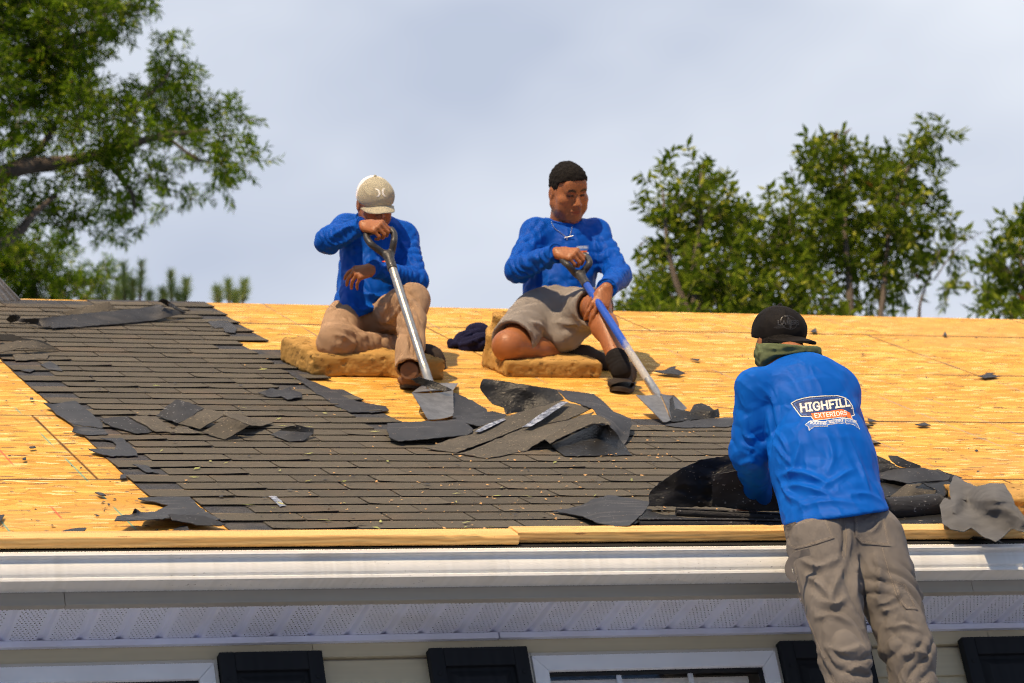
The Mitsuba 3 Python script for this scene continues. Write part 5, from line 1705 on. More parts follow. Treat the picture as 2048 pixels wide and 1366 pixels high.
    put('print_line', on_surface(sh, [inner.difference(inner.buffer(-.0024, join_style=2)).difference(P((560, 940), (1320, 870), (1320, 1100), (560, 1100)))], o, ex, ey, push=.0036), 'print_pale_blue', parent=sk)
    put('print_ribbon', on_surface(sh, [r1, r2, r3], o, ex, ey, push=.0030), 'print_pale_blue', parent=sk)
    put('print_banner', on_surface(sh, [P((622, 962), (860, 935), (1100, 900), (1150, 912), (1240, 960), (1247, 1046), (1170, 1020), (1090, 1010), (860, 1035), (660, 1058), (640, 1030))], o, ex, ey, push=.0036), 'print_orange', parent=sk)
    big = letters('HIGHFILL', .0285, True, 1.0)
    big = affinity.scale(big, .178 / (big.bounds[2] - big.bounds[0]), 1, origin=(0, 0)).buffer(.0006, join_style=2)
    big = affinity.skew(big, 0, 3.5, origin=(0, 0))
    put('print_lettering', on_surface(sh, [place(big, 868, 905, 3)], o, ex, ey, push=.0046), 'print_cream', parent=sk)
    e2 = letters('EXTERIORS', .0148, True, 1.0)
    e2 = affinity.scale(e2, .116 / (e2.bounds[2] - e2.bounds[0]), 1, origin=(0, 0))
    put('print_lettering', on_surface(sh, [place(e2, 930, 1010, 5)], o, ex, ey, push=.0050), 'print_white', parent=sk)
    for wd, x, y, wdt, rot in (('ROOFING', 715, 1128, .054, -3), ('SIDING', 990, 1098, .051, 6), ('GUTTERS', 1238, 1098, .040, -14)):
        g_ = letters(wd, .0098, True, 1.0)
        g_ = affinity.scale(g_, wdt / (g_.bounds[2] - g_.bounds[0]), 1, origin=(0, 0))
        put('print_lettering', on_surface(sh, [place(g_, x, y, rot)], o, ex, ey, push=.0042), 'print_white', parent=sk)
    # trousers
    F = Field(*bounds([pel, hR, hL, kR, kL, aR, aL], .20), 0.006)
    F.cone(at(1655, 1085, 8.41), at(1735, 1082, 8.41), .118, .118, 0)
    F.cone(at(1668, 1020, 8.41), at(1708, 1020, 8.41), .100, .100, .05)
    F.cone(hL, kL, .116, .080, .03)
    F.cone(hR, kR, .116, .084, .03)
    F.cone(kL, aL, .078, .072, .03, cap=True)
    F.cone(kR, aR, .080, .072, .03, cap=True)
    F.ball(at(1808, 1140, 8.40), .036, .03)
    F.ball(at(1826, 1198, 8.38), .034, .03)
    F.cone(at(1692, 1045, 8.27), at(1690, 1120, 8.26), .012, .012, .03, sub=True)
    tr = relax(F.mesh(), 4)
    limb_wrinkles(tr, hL, kL, .13, .012, 4, 31, (0.3, 1.1), tilt=1.4)
    limb_wrinkles(tr, hR, kR, .13, .012, 4, 33, (0.3, 1.1), tilt=-1.3)
    limb_wrinkles(tr, kL, aL, .10, .014, 5, 35, (-.1, 1.0), tilt=1.2)
    limb_wrinkles(tr, kR, aR, .10, .014, 5, 36, (-.1, 1.0), tilt=-1.2)
    folds(tr, [([(1600, 1118), (1640, 1130), (1684, 1112)], .012, .012), ([(1608, 1150), (1640, 1175), (1668, 1205)], .012, .012), ([(1690, 1125), (1672, 1165), (1660, 1200)], .012, .012), ([(1720, 1105), (1712, 1150), (1716, 1190)], .016, .014), ([(1750, 1110), (1758, 1150), (1752, 1200)], .012, .013), ([(1742, 1060), (1758, 1050), (1764, 1030)], .008, .008),
               ([(1730, 1215), (1770, 1222), (1800, 1210)], .012, .012), ([(1640, 1200), (1672, 1205), (1695, 1190)], .012, .012), ([(1625, 1235), (1665, 1228), (1700, 1240)], .010, .010), ([(1650, 1290), (1690, 1300), (1725, 1290)], .010, .011), ([(1770, 1255), (1810, 1248), (1845, 1260)], .012, .011), ([(1800, 1310), (1835, 1300), (1862, 1310)], .012, .011),
               ([(1690, 1345), (1720, 1335), (1745, 1345)], .010, .010), ([(1800, 1180), (1780, 1200), (1750, 1210)], .010, .011), ([(1690, 1040), (1692, 1080), (1690, 1115)], -.010, .010)])
    rumple(tr, .007, .045, 34, across=CD - .3 * CR)
    tk = put('trousers', tr, 'work_trousers', smooth=True, parent=key)
    o = at(1690, 1130, 8.2)
    q2 = 1 / 585.0
    P2 = lambda *pts: Polygon([((x - 1690) * q2, -(y - 1130) * q2) for x, y in pts])
    pockets = [P2((1584, 1063), (1660, 1038), (1677, 1082), (1602, 1106), (1592, 1102)), P2((1724, 1032), (1783, 1046), (1791, 1100), (1736, 1095), (1723, 1082)), P2((1791, 1163), (1817, 1173), (1836, 1219), (1813, 1217), (1801, 1202))]
    for pg_ in pockets:
        put('pocket', on_surface(tr, [pg_.buffer(.003).buffer(-.001)], o, CR, -CD, push=.0045), 'work_trousers', parent=tk)
        line = pg_.buffer(-.003).boundary.buffer(.0007).union(pg_.buffer(-.0065).boundary.buffer(.0006))
        put('stitches', on_surface(tr, [line], o, CR, -CD, push=.0056), 'stitching', parent=tk)
    from shapely.geometry import LineString
    seams = [LineString([((x - 1690) * q2, -(y - 1130) * q2) for x, y in pts]).buffer(.0008) for pts in ([(1692, 1036), (1695, 1080), (1693, 1118)], [(1701, 1036), (1704, 1080), (1698, 1120)], [(1606, 1190), (1622, 1240), (1640, 1290), (1672, 1366)], [(1775, 1105), (1785, 1150), (1795, 1190), (1805, 1212)], [(1600, 1110), (1604, 1150), (1610, 1190)])]
    put('seam', on_surface(tr, seams, o, CR, -CD, push=.0040), 'stitching', parent=tk)
    lp = curve([at(1620, 1103, 8.27), at(1590, 1112, 8.285), at(1577, 1132, 8.30), at(1580, 1150, 8.31), at(1592, 1158, 8.31)], 24)
    V, Fc = [], []
    for i, p_ in enumerate(lp):
        for a_ in (-.012, .012):
            for b_ in (0, .003):
                t_ = unit(np.gradient(lp, axis=0)[i])
                w_ = unit(np.cross(t_, BACK))
                V.append(p_ + w_ * a_ + BACK * b_)
    for i in range(len(lp) - 1):
        for a_, b_ in ((0, 1), (1, 3), (3, 2), (2, 0)):
            Fc += [[4 * i + a_, 4 * i + b_, 4 * i + 4 + b_], [4 * i + a_, 4 * i + 4 + b_, 4 * i + 4 + a_]]
    lm = trimesh.Trimesh(V, Fc, process=False)
    lm.fix_normals()
    put('hammer_loop', lm, 'work_trousers', smooth=40, parent=tk)
    for a, k_ in ((aL, kL), (aR, kR)):
        s1 = numbered(f'{key}__boot')
        d = unit(k_ - a)
        shoe(s1, a - d * .10 + BACK * .04, unit(np.array([0.1, 1, 0])), np.array([0, 0, 1.0]), .28, 'shoe_brown', a, .05)
    return key


P3 = person_three()
tag(P3, 'man in a backwards black cap leaning over the eave with his back turned', 'person')

# ---------------------------------------------------------------- loose roofing torn off the deck
def sheet(outline, inner=(), thick=0.003, ragged=1.6, step=9.0, wave=0.004, seed=0, close=True):
    """A thin sheet lying on or rising from the roof: outline and inner points are (x, y of the photograph, height above the deck)."""
    from scipy.interpolate import RBFInterpolator
    r = np.random.default_rng(seed + 100)
    o = np.array(outline, float)
    pts = []
    n = len(o)
    for i in range(n):
        a, b = o[i], o[(i + 1) % n]
        k = max(1, int(np.hypot(*(b - a)[:2]) / 6))
        for j in range(k):
            p = a + (b - a) * j / k
            if j:
                t = (b - a)[:2] / (np.hypot(*(b - a)[:2]) + 1e-9)
                p = p + np.array([-t[1], t[0] * .6, 0]) * r.normal(0, ragged * .5)
            pts.append(p)
    pts = np.array(pts)
    key = np.vstack([o] + ([np.array(inner, float)] if len(inner) else []))
    _, iu = np.unique(key[:, :2].round(1), axis=0, return_index=True)
    key = key[iu]
    f = RBFInterpolator(key[:, :2] / 50, key[:, 2], kernel='thin_plate_spline', smoothing=1e-4)
    poly = Polygon(pts[:, :2]).buffer(0)
    if poly.geom_type != 'Polygon':
        poly = max(poly.geoms, key=lambda g_: g_.area)
    x0, y0, x1, y1 = poly.bounds
    gx, gy = np.meshgrid(np.arange(x0, x1, step), np.arange(y0, y1, step * .55))
    g = np.stack([gx.ravel() + r.normal(0, .8, gx.size), gy.ravel() + r.normal(0, .5, gx.size)], 1)
    shr = poly.buffer(-2.0)
    g = g[contains_xy(shr, g[:, 0], g[:, 1])] if not shr.is_empty else g[:0]
    ring = np.array(poly.exterior.coords)[:-1]
    P2 = np.vstack([ring, g])
    dl = Delaunay(P2 + r.normal(0, 1e-5, P2.shape))
    cen = P2[dl.simplices].mean(1)
    tri = dl.simplices[contains_xy(poly, cen[:, 0], cen[:, 1])]
    lo, hi = key[:, 2].min(), key[:, 2].max()
    h = np.clip(f(P2 / 50), max(0.002, lo - .01), hi + .02)
    q = np.stack([P2[:, 0] * .03, P2[:, 1] * .05, np.full(len(P2), seed * 1.7)], 1)
    h = np.maximum(h + wave * 2 * (meshkit.fbm(q, 3, seed) - .5), 0.0135)
    V = np.array([rp(x, y, hh) for (x, y), hh in zip(P2, h)])
    m = trimesh.Trimesh(V, tri, process=False)
    toward = ((m.triangles_center - CAM) * m.face_normals).sum(1)
    tri = np.where((toward > 0)[:, None], tri[:, ::-1], tri)
    m = trimesh.Trimesh(V, tri, process=False)
    N = normals(m)
    V2 = V - N * thick
    k = len(V)
    e = np.sort(np.vstack([tri[:, [0, 1]], tri[:, [1, 2]], tri[:, [2, 0]]]), 1)
    ue, cnt = np.unique(e, axis=0, return_counts=True)
    rim = ue[cnt == 1]
    sides = np.vstack([np.c_[rim, rim[:, 1] + k], np.c_[rim[:, 0], rim[:, 1] + k, rim[:, 0] + k]])
    m = trimesh.Trimesh(np.vstack([V, V2]), np.vstack([tri, tri[:, ::-1] + k, sides]), process=False)
    return m


sc = [0]


def scrap(name, outline, bsdf, label, group=None, inner=(), cat='roofing scrap', **k):
    sc[0] += 1
    key = put(name, sheet(outline, inner, seed=sc[0], **k), bsdf, smooth=40, label=label, cat=cat, group=group)
    return key


# upper left: the strip peeled below the ridge
scrap('felt_strip', [(33, 638, .03), (64, 637, .05), (120, 632, .055), (176, 626, .06), (273, 617, .065), (320, 609, .07), (324, 612, .07), (371, 626, .04), (342, 633, .03), (312, 640, .02), (254, 646, .02), (176, 652, .02), (105, 656, .02), (101, 652, .025), (84, 653, .02), (64, 647, .02), (39, 644, .02)], 'felt',
      'long black felt strip peeled back below the ridge at the upper left')
scrap('felt_curl', [(317, 603, .10), (324, 598, .115), (334, 600, .11), (347, 608, .08), (372, 625, .045), (363, 623, .05), (338, 612, .08), (325, 606, .09)], 'tar_back', 'black curled corner at the right end of the long peeled strip')
scrap('loose_shingle', [(117, 627, .02), (165, 614, .06), (205, 605, .09), (219, 604, .095), (232, 619, .06), (200, 625, .05), (137, 630, .02)], 'loose_granules', 'humped brown shingle poking up behind the long peeled strip', cat='shingle')
scrap('felt_scrap', [(12, 640, .03), (18, 632, .06), (27, 629, .07), (42, 633, .06), (36, 642, .04), (21, 646, .02)], 'tar_back', 'black crumpled lump at the left end of the long peeled strip')
scrap('loose_shingle', [(-60, 690, .03), (0, 668, .05), (22, 668, .055), (45, 676, .05), (86, 682, .03), (104, 692, .02), (70, 690, .03), (40, 684, .035), (0, 680, .03), (-60, 700, .02)], 'shingle_edge', 'dark sheet standing in for the shaded gap under a lifted shingle at the left border below the peeled strip', cat='shingle')  # near black sheet put in for the shade of the gap here
scrap('loose_shingle', [(-60, 700, .03), (0, 690, .05), (35, 681, .065), (70, 681, .06), (104, 693, .035), (116, 699, .02), (84, 698, .03), (40, 696, .045), (0, 705, .03), (-60, 716, .02)], 'loose_granules', 'brown buckled shingle at the left border, arched up in the middle', cat='shingle')
scrap('loose_shingle', [(25, 708, .018), (60, 708, .02), (98, 707, .02), (95, 717, .016), (60, 719, .016), (31, 721, .014)], 'loose_granules', 'flat torn shingle tab on the bare boards below the buckled shingle', cat='shingle')
# pile in the middle of the shingles
scrap('loose_shingle', [(311, 831, .02), (330, 815, .045), (351, 799, .07), (380, 805, .065), (408, 816, .06), (385, 832, .045), (356, 846, .03), (330, 838, .02)], 'dark_granules', 'square black granuled shingle topping the small pile left of centre', cat='shingle')
scrap('loose_shingle', [(356, 847, .03), (385, 832, .05), (411, 817, .065), (432, 821, .07), (448, 830, .07), (420, 846, .045), (400, 858, .02), (378, 852, .024)], 'loose_granules', 'brown shingle beside the black granuled one, bent over the small pile', cat='shingle')
scrap('loose_shingle', [(403, 864, .018), (430, 849, .05), (455, 835, .075), (478, 843, .07), (498, 851, .06), (472, 866, .035), (450, 879, .016), (428, 872, .016)], 'loose_granules', 'brown tented shingle at the lower right of the small pile, black hollow beneath', cat='shingle')
scrap('loose_shingle', [(440, 826, .05), (452, 821, .06), (490, 832, .04), (547, 845, .02), (520, 852, .03), (497, 849, .055), (470, 838, .075), (456, 833, .075)], 'loose_granules', 'narrow brown shingle trailing right from the small pile', cat='shingle')
scrap('loose_shingle', [(200, 838, .02), (228, 834, .025), (254, 832, .028), (285, 846, .022), (314, 861, .018), (290, 866, .016), (269, 866, .016), (221, 852, .018)], 'dark_granules', 'black granuled shingle lying flat at the left of the small pile', cat='shingle')
scrap('loose_shingle', [(257, 833, .03), (285, 831, .032), (314, 833, .03), (332, 848, .026), (350, 863, .02), (313, 863, .02), (285, 847, .026)], 'loose_granules', 'pale brown shingle under the black square one in the small pile', cat='shingle')
scrap('loose_shingle', [(352, 855, .016), (358, 848, .02), (404, 866, .018), (372, 866, .016), (340, 866, .016)], 'loose_granules', 'brown sliver beneath the front of the small pile', cat='shingle')
scrap('felt_scrap', [(541, 869, .018), (556, 862, .03), (575, 862, .04), (628, 866, .03), (609, 880, .016), (590, 882, .014), (577, 882, .014)], 'felt', 'grey felt piece with a folded corner right of the small pile')
scrap('felt_scrap', [(556, 862, .03), (572, 854, .05), (593, 850, .06), (615, 855, .05), (628, 857, .045), (627, 866, .03), (600, 866, .03)], 'tar_back', 'black upturned flap on the felt piece right of the small pile')
scrap('felt_scrap', [(516, 785, .02), (530, 781, .03), (541, 776, .03), (553, 779, .03), (568, 778, .035), (580, 773, .04), (585, 780, .03), (603, 785, .02), (604, 795, .02), (590, 795, .025), (575, 799, .016), (562, 792, .02), (546, 794, .016), (535, 793, .016)], 'felt', 'black star shaped felt scrap near the left foam pad')
# felt left along the torn edges
EG = 'felt flaps along the left torn edge'
for i, (pts, lab) in enumerate((
        ([(87, 805, .03), (104, 808, .02), (120, 806, .012), (150, 801, .008), (165, 812, .008), (205, 845, .008), (205, 856, .008), (148, 849, .008), (130, 838, .010), (112, 828, .012), (104, 818, .012)], 'ragged grey felt flap highest along the left torn edge'),
        ([(144, 863, .016), (150, 851, .03), (165, 853, .02), (208, 858, .010), (216, 868, .008), (180, 870, .008), (158, 867, .010)], 'small black felt flap just below the highest flap of the left torn edge'),
        ([(200, 876, .006), (245, 876, .006), (273, 902, .006), (275, 911, .006), (221, 912, .010), (196, 906, .014), (178, 898, .02), (205, 897, .010), (229, 899, .006), (233, 889, .006), (225, 882, .006)], 'forked felt flap midway down the left torn edge'),
        ([(265, 928, .014), (292, 930, .008), (318, 946, .006), (292, 944, .006), (280, 936, .008)], 'small felt tongue below the forked flap of the left torn edge'),
        ([(276, 996, .012), (300, 994, .008), (329, 993, .006), (379, 993, .006), (396, 1011, .006), (422, 1029, .008), (441, 1038, .010), (406, 1046, .016), (370, 1040, .03), (337, 1036, .04), (280, 1040, .05), (229, 1041, .055), (234, 1032, .05), (264, 1028, .04), (268, 1019, .06), (272, 1017, .065), (282, 1024, .035), (311, 1023, .022), (318, 1019, .012), (337, 1010, .006), (300, 1002, .008), (284, 1000, .010)], 'widest grey felt flap at the bottom of the left torn edge, its lower lip lifted'))):
    m_ = scrap('felt_flap', pts, 'felt', lab, wave=.003)
scrap('loose_shingle', [(337, 1028, .045), (370, 1029, .035), (406, 1031, .03), (451, 1047, .02), (441, 1051, .02), (400, 1050, .022), (345, 1040, .045)], 'dark_granules', 'black granuled shingle strip on the widest felt flap', cat='shingle')
scrap('loose_shingle', [(337, 1066, .014), (350, 1057, .016), (361, 1052, .018), (375, 1052, .018), (378, 1060, .016), (420, 1060, .014), (455, 1061, .014), (455, 1068, .014)], 'dark_granules', 'black granuled shingle end touching the left lumber board', cat='shingle')
for pts, lab in zip(([(117, 1065), (135, 1059), (150, 1056), (173, 1055), (170, 1060), (160, 1065)], [(-6, 1030), (9, 1029), (3, 1040), (-6, 1048)], [(42, 740), (56, 738), (70, 739), (60, 744)], [(241, 949), (252, 948), (253, 956), (240, 957)], [(190, 984), (204, 985), (212, 990), (200, 990)], [(81, 729), (100, 722), (118, 733), (125, 742), (96, 738)],
            [(60, 795), (66, 795), (67, 798), (60, 798)], [(58, 893), (70, 892), (72, 895), (60, 896)], [(45, 916), (52, 914), (52, 919), (45, 919)], [(1830, 848), (1850, 845), (1862, 850), (1840, 851)], [(1955, 752), (1975, 747), (2002, 752), (1970, 756)], [(1970, 745), (1990, 746), (1980, 748)], [(1380, 717), (1400, 718), (1396, 721)], [(1735, 836), (1755, 842), (1738, 843)], [(1620, 663), (1632, 655), (1634, 664)], [(1890, 662), (1894, 671), (1886, 670)]), ["pointed black felt bit against the left lumber board, near the photo's left edge", 'black felt bit cut off by the left edge of the photo', 'thin black felt bit near the left edge, above the highest torn flap', 'square black felt bit beside the green chalk line at lower left', 'narrow black felt bit on the bare boards left of the widest flap', 'grey felt bit touching the top of the left torn edge', 'tiny black bit on the boards left of the highest torn flap', 'tiny black bit beside the red chalk line on the left boards', 'small dark bit below the red chalk line on the left boards', "grey felt bit on the boards just right of the leaning worker's shoulder", 'curled black felt bit high on the boards at the far right', 'black sliver just above the curled bit at the far right', 'black sliver on the boards right of the blue shovel', 'black bit beside the right elbow of the leaning worker', 'tiny black bit just right of the black backwards cap', 'tiny upright black bit near the ridge at the far right']):
    scrap('felt_bit', [(x, y, .014) for x, y in pts], 'felt', lab, cat='felt bit', wave=.001, ragged=.8, step=6)
# right torn edge
scrap('felt_flap', [(415, 643, .010), (435, 641, .012), (455, 641, .012), (468, 650, .016), (474, 657, .018), (470, 665, .018), (451, 664, .014), (446, 655, .010), (430, 656, .010)], 'felt', 'black felt flap high on the right torn edge, shaped like a hook')
scrap('felt_flap', [(573, 742, .006), (595, 748, .008), (617, 760, .008), (650, 772, .008), (700, 798, .008), (730, 806, .010), (772, 812, .010), (776, 821, .008), (740, 824, .006), (700, 823, .006), (672, 812, .006), (640, 790, .006), (605, 765, .006)], 'felt', 'black felt band along the right torn edge below the left foam pad')
scrap('felt_flap', [(693, 810, .012), (730, 809, .014), (766, 811, .014), (778, 820, .012), (750, 824, .010), (731, 824, .010), (697, 824, .008)], 'felt', 'straight black felt tab left of the big pile')
# the big pile between the shovels
PL = .0
scrap('loose_shingle', [(960, 775, .12), (962, 765, .14), (966, 758, .15), (1000, 761, .15), (1050, 769, .145), (1114, 779, .125), (1128, 798, .10), (1085, 812, .07), (1050, 822, .04), (1012, 828, .03), (1008, 815, .05), (985, 808, .06), (973, 794, .085)], 'tar_back', 'black grit covered flap standing up at the back of the big pile', cat='shingle')
scrap('felt_slab', [(1114, 780, .11), (1150, 783, .10), (1188, 788, .09), (1208, 804, .09), (1227, 823, .08), (1262, 837, .06), (1264, 849, .05), (1258, 872, .03), (1247, 890, .016), (1238, 880, .02), (1231, 876, .03), (1218, 850, .08), (1200, 834, .10), (1184, 816, .11), (1150, 804, .11), (1137, 800, .11)], 'felt', 'broad grey felt sheet sloping down the right of the big pile')
k1 = scrap('loose_shingle', [(852, 896, .02), (890, 882, .025), (950, 858, .035), (1012, 833, .055), (1070, 815, .085), (1122, 801, .11), (1184, 816, .105), (1155, 830, .085), (1130, 840, .07), (1085, 848, .055), (1040, 856, .045), (975, 882, .028), (913, 905, .016), (880, 901, .016)], 'loose_granules', 'long grey brown shingle strip on top of the big pile, two pale bands across it', cat='shingle')
put('seal_strip', sheet([(950, 863, .042), (973, 849, .047), (1007, 836, .056), (1012, 839, .056), (995, 847, .052), (975, 857, .044), (960, 864, .040)], thick=.001, ragged=.8, seed=60, wave=.001), 'seal_strip', smooth=40, parent=k1)
put('seal_strip', sheet([(1044, 854, .054), (1070, 836, .075), (1096, 818, .098), (1122, 803, .118), (1137, 804, .118), (1112, 820, .102), (1086, 838, .080), (1062, 853, .060)], thick=.001, ragged=.8, seed=61, wave=.001), 'seal_strip', smooth=40, parent=k1)
scrap('loose_shingle', [(925, 907, .016), (980, 884, .026), (1044, 857, .042), (1090, 849, .055), (1134, 841, .068), (1188, 823, .10), (1175, 835, .09), (1161, 846, .08), (1125, 860, .065), (1091, 877, .05), (1070, 889, .03), (1053, 901, .016), (1010, 910, .014), (973, 917, .014)], 'loose_granules', 'second shingle strip of the big pile, peeking out under the banded one', cat='shingle')
scrap('loose_shingle', [(1087, 878, .05), (1120, 860, .08), (1161, 838, .11), (1180, 831, .125), (1196, 830, .13), (1213, 838, .125), (1222, 850, .115), (1205, 846, .12), (1185, 847, .115), (1150, 862, .085), (1120, 876, .06), (1100, 887, .045)], 'loose_granules', 'arched shingle at the lower right of the big pile, dark hollow below', cat='shingle')
scrap('loose_shingle', [(1218, 850, .11), (1232, 865, .07), (1245, 885, .03), (1264, 910, .014), (1200, 911, .014), (1130, 912, .014), (1100, 890, .02), (1130, 876, .04), (1160, 862, .06), (1190, 850, .09)], 'tar_back', 'black underside sheet inside the arched shingle of the big pile', cat='shingle')
scrap('felt_slab', [(774, 846, .035), (830, 843, .04), (895, 841, .045), (910, 838, .05), (923, 832, .055), (926, 841, .05), (946, 857, .045), (944, 864, .04), (934, 870, .035), (895, 873, .035), (856, 878, .035), (798, 882, .032), (778, 874, .034)], 'felt', 'flat grey felt slab at the left of the big pile, below the left shovel')
scrap('felt_scrap', [(905, 785, .07), (925, 792, .055), (950, 804, .035), (973, 818, .02), (978, 829, .016), (950, 832, .016), (923, 834, .016), (906, 838, .020), (906, 812, .04)], 'felt', 'black wedge of felt right of the left shovel blade')
scrap('felt_scrap', [(905, 832, .03), (940, 828, .03), (985, 822, .04), (1012, 829, .045), (1010, 840, .04), (960, 852, .03), (928, 845, .03)], 'felt', 'dull felt piece between the left shovel and the big pile')
scrap('felt_scrap', [(821, 758, .13), (838, 754, .14), (870, 763, .125), (904, 779, .10), (892, 782, .095), (860, 776, .10), (838, 768, .11)], 'tar_back', 'black felt flap lifted over the left shovel blade')
# around the right shovel
scrap('felt_scrap', [(1339, 797, .07), (1346, 793, .075), (1350, 817, .045), (1380, 823, .04), (1388, 809, .06), (1403, 806, .065), (1419, 812, .06), (1428, 820, .05), (1437, 817, .05), (1439, 835, .02), (1400, 838, .016), (1348, 843, .014), (1340, 842, .014)], 'tar_back', 'black crumpled scrap held in the right shovel blade')
scrap('felt_scrap', [(1330, 851, .014), (1370, 842, .018), (1430, 836, .02), (1480, 834, .02), (1480, 852, .014), (1420, 854, .014), (1370, 855, .014)], 'felt', 'flat felt piece in front of the right shovel blade')
scrap('felt_scrap', [(1307, 741, .02), (1330, 740, .02), (1343, 733, .03), (1352, 732, .035), (1349, 737, .03), (1371, 746, .016), (1358, 750, .014), (1330, 747, .016)], 'felt', 'forked black felt scrap just right of the black shoe')
# lower right, at the leaning worker's hands
scrap('felt_slab', [(1102, 1021, .016), (1130, 1018, .022), (1161, 1011, .03), (1188, 997, .04), (1220, 990, .045), (1262, 997, .04), (1300, 1004, .04), (1284, 1029, .05), (1259, 1050, .055), (1231, 1052, .05), (1196, 1046, .045), (1178, 1038, .035), (1165, 1032, .03), (1140, 1028, .02)], 'felt', 'grey leaf shaped felt piece left of the rolled shingles at the eave')
scrap('loose_shingle', [(1297, 1012, .05), (1298, 990, .085), (1309, 974, .115), (1335, 955, .15), (1360, 939, .18), (1403, 919, .21), (1466, 910, .225), (1530, 912, .22), (1580, 940, .19), (1590, 1010, .06), (1480, 1014, .05), (1364, 1014, .045)], 'tar_back', 'large black sheet bent upright beside the leaning worker', cat='shingle', inner=[(1420, 968, .12), (1420, 1000, .06)])
scrap('loose_shingle', [(1424, 950, .18), (1470, 942, .20), (1560, 950, .19), (1575, 1020, .055), (1500, 1022, .05), (1424, 1012, .06)], 'dark_granules', 'grit speckled shingle leaning inside the large black sheet', cat='shingle')


def roll(path, rad, r_in, name, label, bsdf='dark_granules', turns=1.7, seed=0, wob=.12):
    """A shingle rolled up into a loose scroll along a path of (x, y, height)."""
    c = curve([rp(*p) for p in path], 26)
    r = np.random.default_rng(seed)
    ax = unit(c[-1] - c[0])
    e1 = unit(NO - ax * (NO @ ax))
    e2 = np.cross(ax, e1)
    V, F = [], []
    ns = 34
    for i, p in enumerate(c):
        for sd in (0, 1):
            for j in range(ns):
                t = j / (ns - 1)
                a = 2 * np.pi * turns * t + 2.4
                R = r_in + (rad - r_in) * t + (.0015 if sd else -.0015)
                R *= 1 + wob * (meshkit.noise(np.array([i * .35 + seed, t * 5.0, seed * 3.1])) - .5)
                V.append(p + e1 * math.cos(a) * R + e2 * math.sin(a) * R)
    n2 = 2 * ns
    for i in range(len(c) - 1):
        for sd in (0, 1):
            for j in range(ns - 1):
                a, b = i * n2 + sd * ns + j, i * n2 + sd * ns + j + 1
                q = [[a, b, b + n2], [a, b + n2, a + n2]]
                F += q if sd else [x[::-1] for x in q]
        for j in (0, ns - 1):
            a, b = i * n2 + j, i * n2 + ns + j
            F += [[a, b, b + n2], [a, b + n2, a + n2]]
    for i in (0, len(c) - 1):
        for j in range(ns - 1):
            a, b = i * n2 + j, i * n2 + ns + j
            F += [[a, a + 1, b + 1], [a, b + 1, b]]
    m = trimesh.Trimesh(V, F, process=False)
    put(name, m, bsdf, smooth=40, label=label, cat='rolled shingle')


roll([(1276, 1049, .032), (1370, 1049, .032), (1470, 1050, .032), (1580, 1052, .032)], .023, .012, 'rolled_shingle', 'lower rolled shingle at the eave, its open end showing left of the leaning worker', seed=2)
roll([(1352, 1024, .038), (1450, 1029, .036), (1575, 1036, .034)], .016, .008, 'rolled_shingle', 'thinner rolled shingle above the lower roll, left of the leaning worker', seed=3)
scrap('loose_shingle', [(1290, 1020, .045), (1330, 1030, .042), (1378, 1036, .04), (1378, 1042, .04), (1320, 1041, .04), (1278, 1044, .045), (1262, 1050, .05), (1280, 1030, .05)], 'tar_back', 'black shingle layer sandwiched between the two rolls', cat='shingle')
# right of the leaning worker
roll([(1750, 1018, .055), (1800, 1016, .055), (1860, 1010, .055), (1878, 1010, .055)], .052, .030, 'rolled_shingle', 'thick speckled rolled shingle right of the leaning worker', seed=4, turns=1.3)
scrap('loose_shingle', [(1740, 1048, .03), (1780, 1042, .04), (1850, 1040, .04), (1880, 1046, .03), (1860, 1056, .02), (1790, 1058, .02), (1740, 1060, .02)], 'tar_back', 'black shingle layer under the thick roll', cat='shingle')
scrap('felt_slab', [(1735, 965, .045), (1790, 955, .06), (1850, 950, .06), (1905, 952, .05), (1912, 985, .04), (1900, 1020, .03), (1895, 1052, .022), (1830, 1058, .02), (1735, 1060, .02)], 'tar_back', 'wide black sheet at the bottom of the right heap')
scrap('felt_scrap', [(1840, 940, .09), (1875, 938, .10), (1902, 948, .085), (1926, 955, .06), (1905, 964, .06), (1875, 956, .07)], 'tar_back', 'ragged black scrap pointing right from the top of the right heap')
scrap('felt_scrap', [(1740, 930, .12), (1775, 926, .13), (1800, 935, .12), (1840, 936, .11), (1835, 948, .095), (1790, 950, .09), (1740, 952, .09)], 'tar_back', 'black sheet under the curling flap of the right heap')
scrap('felt_slab', [(1752, 944, .10), (1795, 938, .115), (1845, 935, .12), (1880, 943, .10), (1901, 951, .08), (1896, 960, .075), (1862, 962, .085), (1832, 964, .09), (1816, 967, .09), (1786, 960, .09), (1755, 956, .09)], 'felt', 'grey felt sheet topping the heap right of the leaning worker')
scrap('felt_scrap', [(1776, 911, .15), (1794, 911, .155), (1816, 922, .14), (1841, 931, .125), (1843, 942, .105), (1821, 938, .115), (1800, 932, .125), (1784, 922, .14)], 'tar_back', 'brown black flap curling up at the back of the right heap')
scrap('felt_scrap', [(1738, 903, .14), (1768, 917, .135), (1790, 929, .125), (1786, 936, .11), (1757, 930, .11), (1738, 926, .11)], 'tar_back', 'black scrap tucked between the leaning worker and the right heap')
scrap('loose_shingle', [(1780, 993, .06), (1797, 980, .075), (1813, 968, .09), (1844, 967, .09), (1830, 976, .085), (1872, 981, .075), (1870, 987, .065), (1840, 992, .06), (1802, 995, .055)], 'loose_granules', 'brown shingle in the middle of the right heap', cat='shingle')
scrap('loose_shingle', [(1745, 950, .08), (1790, 958, .085), (1814, 967, .085), (1797, 980, .065), (1780, 992, .055), (1745, 1000, .05)], 'tar_back', 'black shingle facing left in the right heap', cat='shingle')
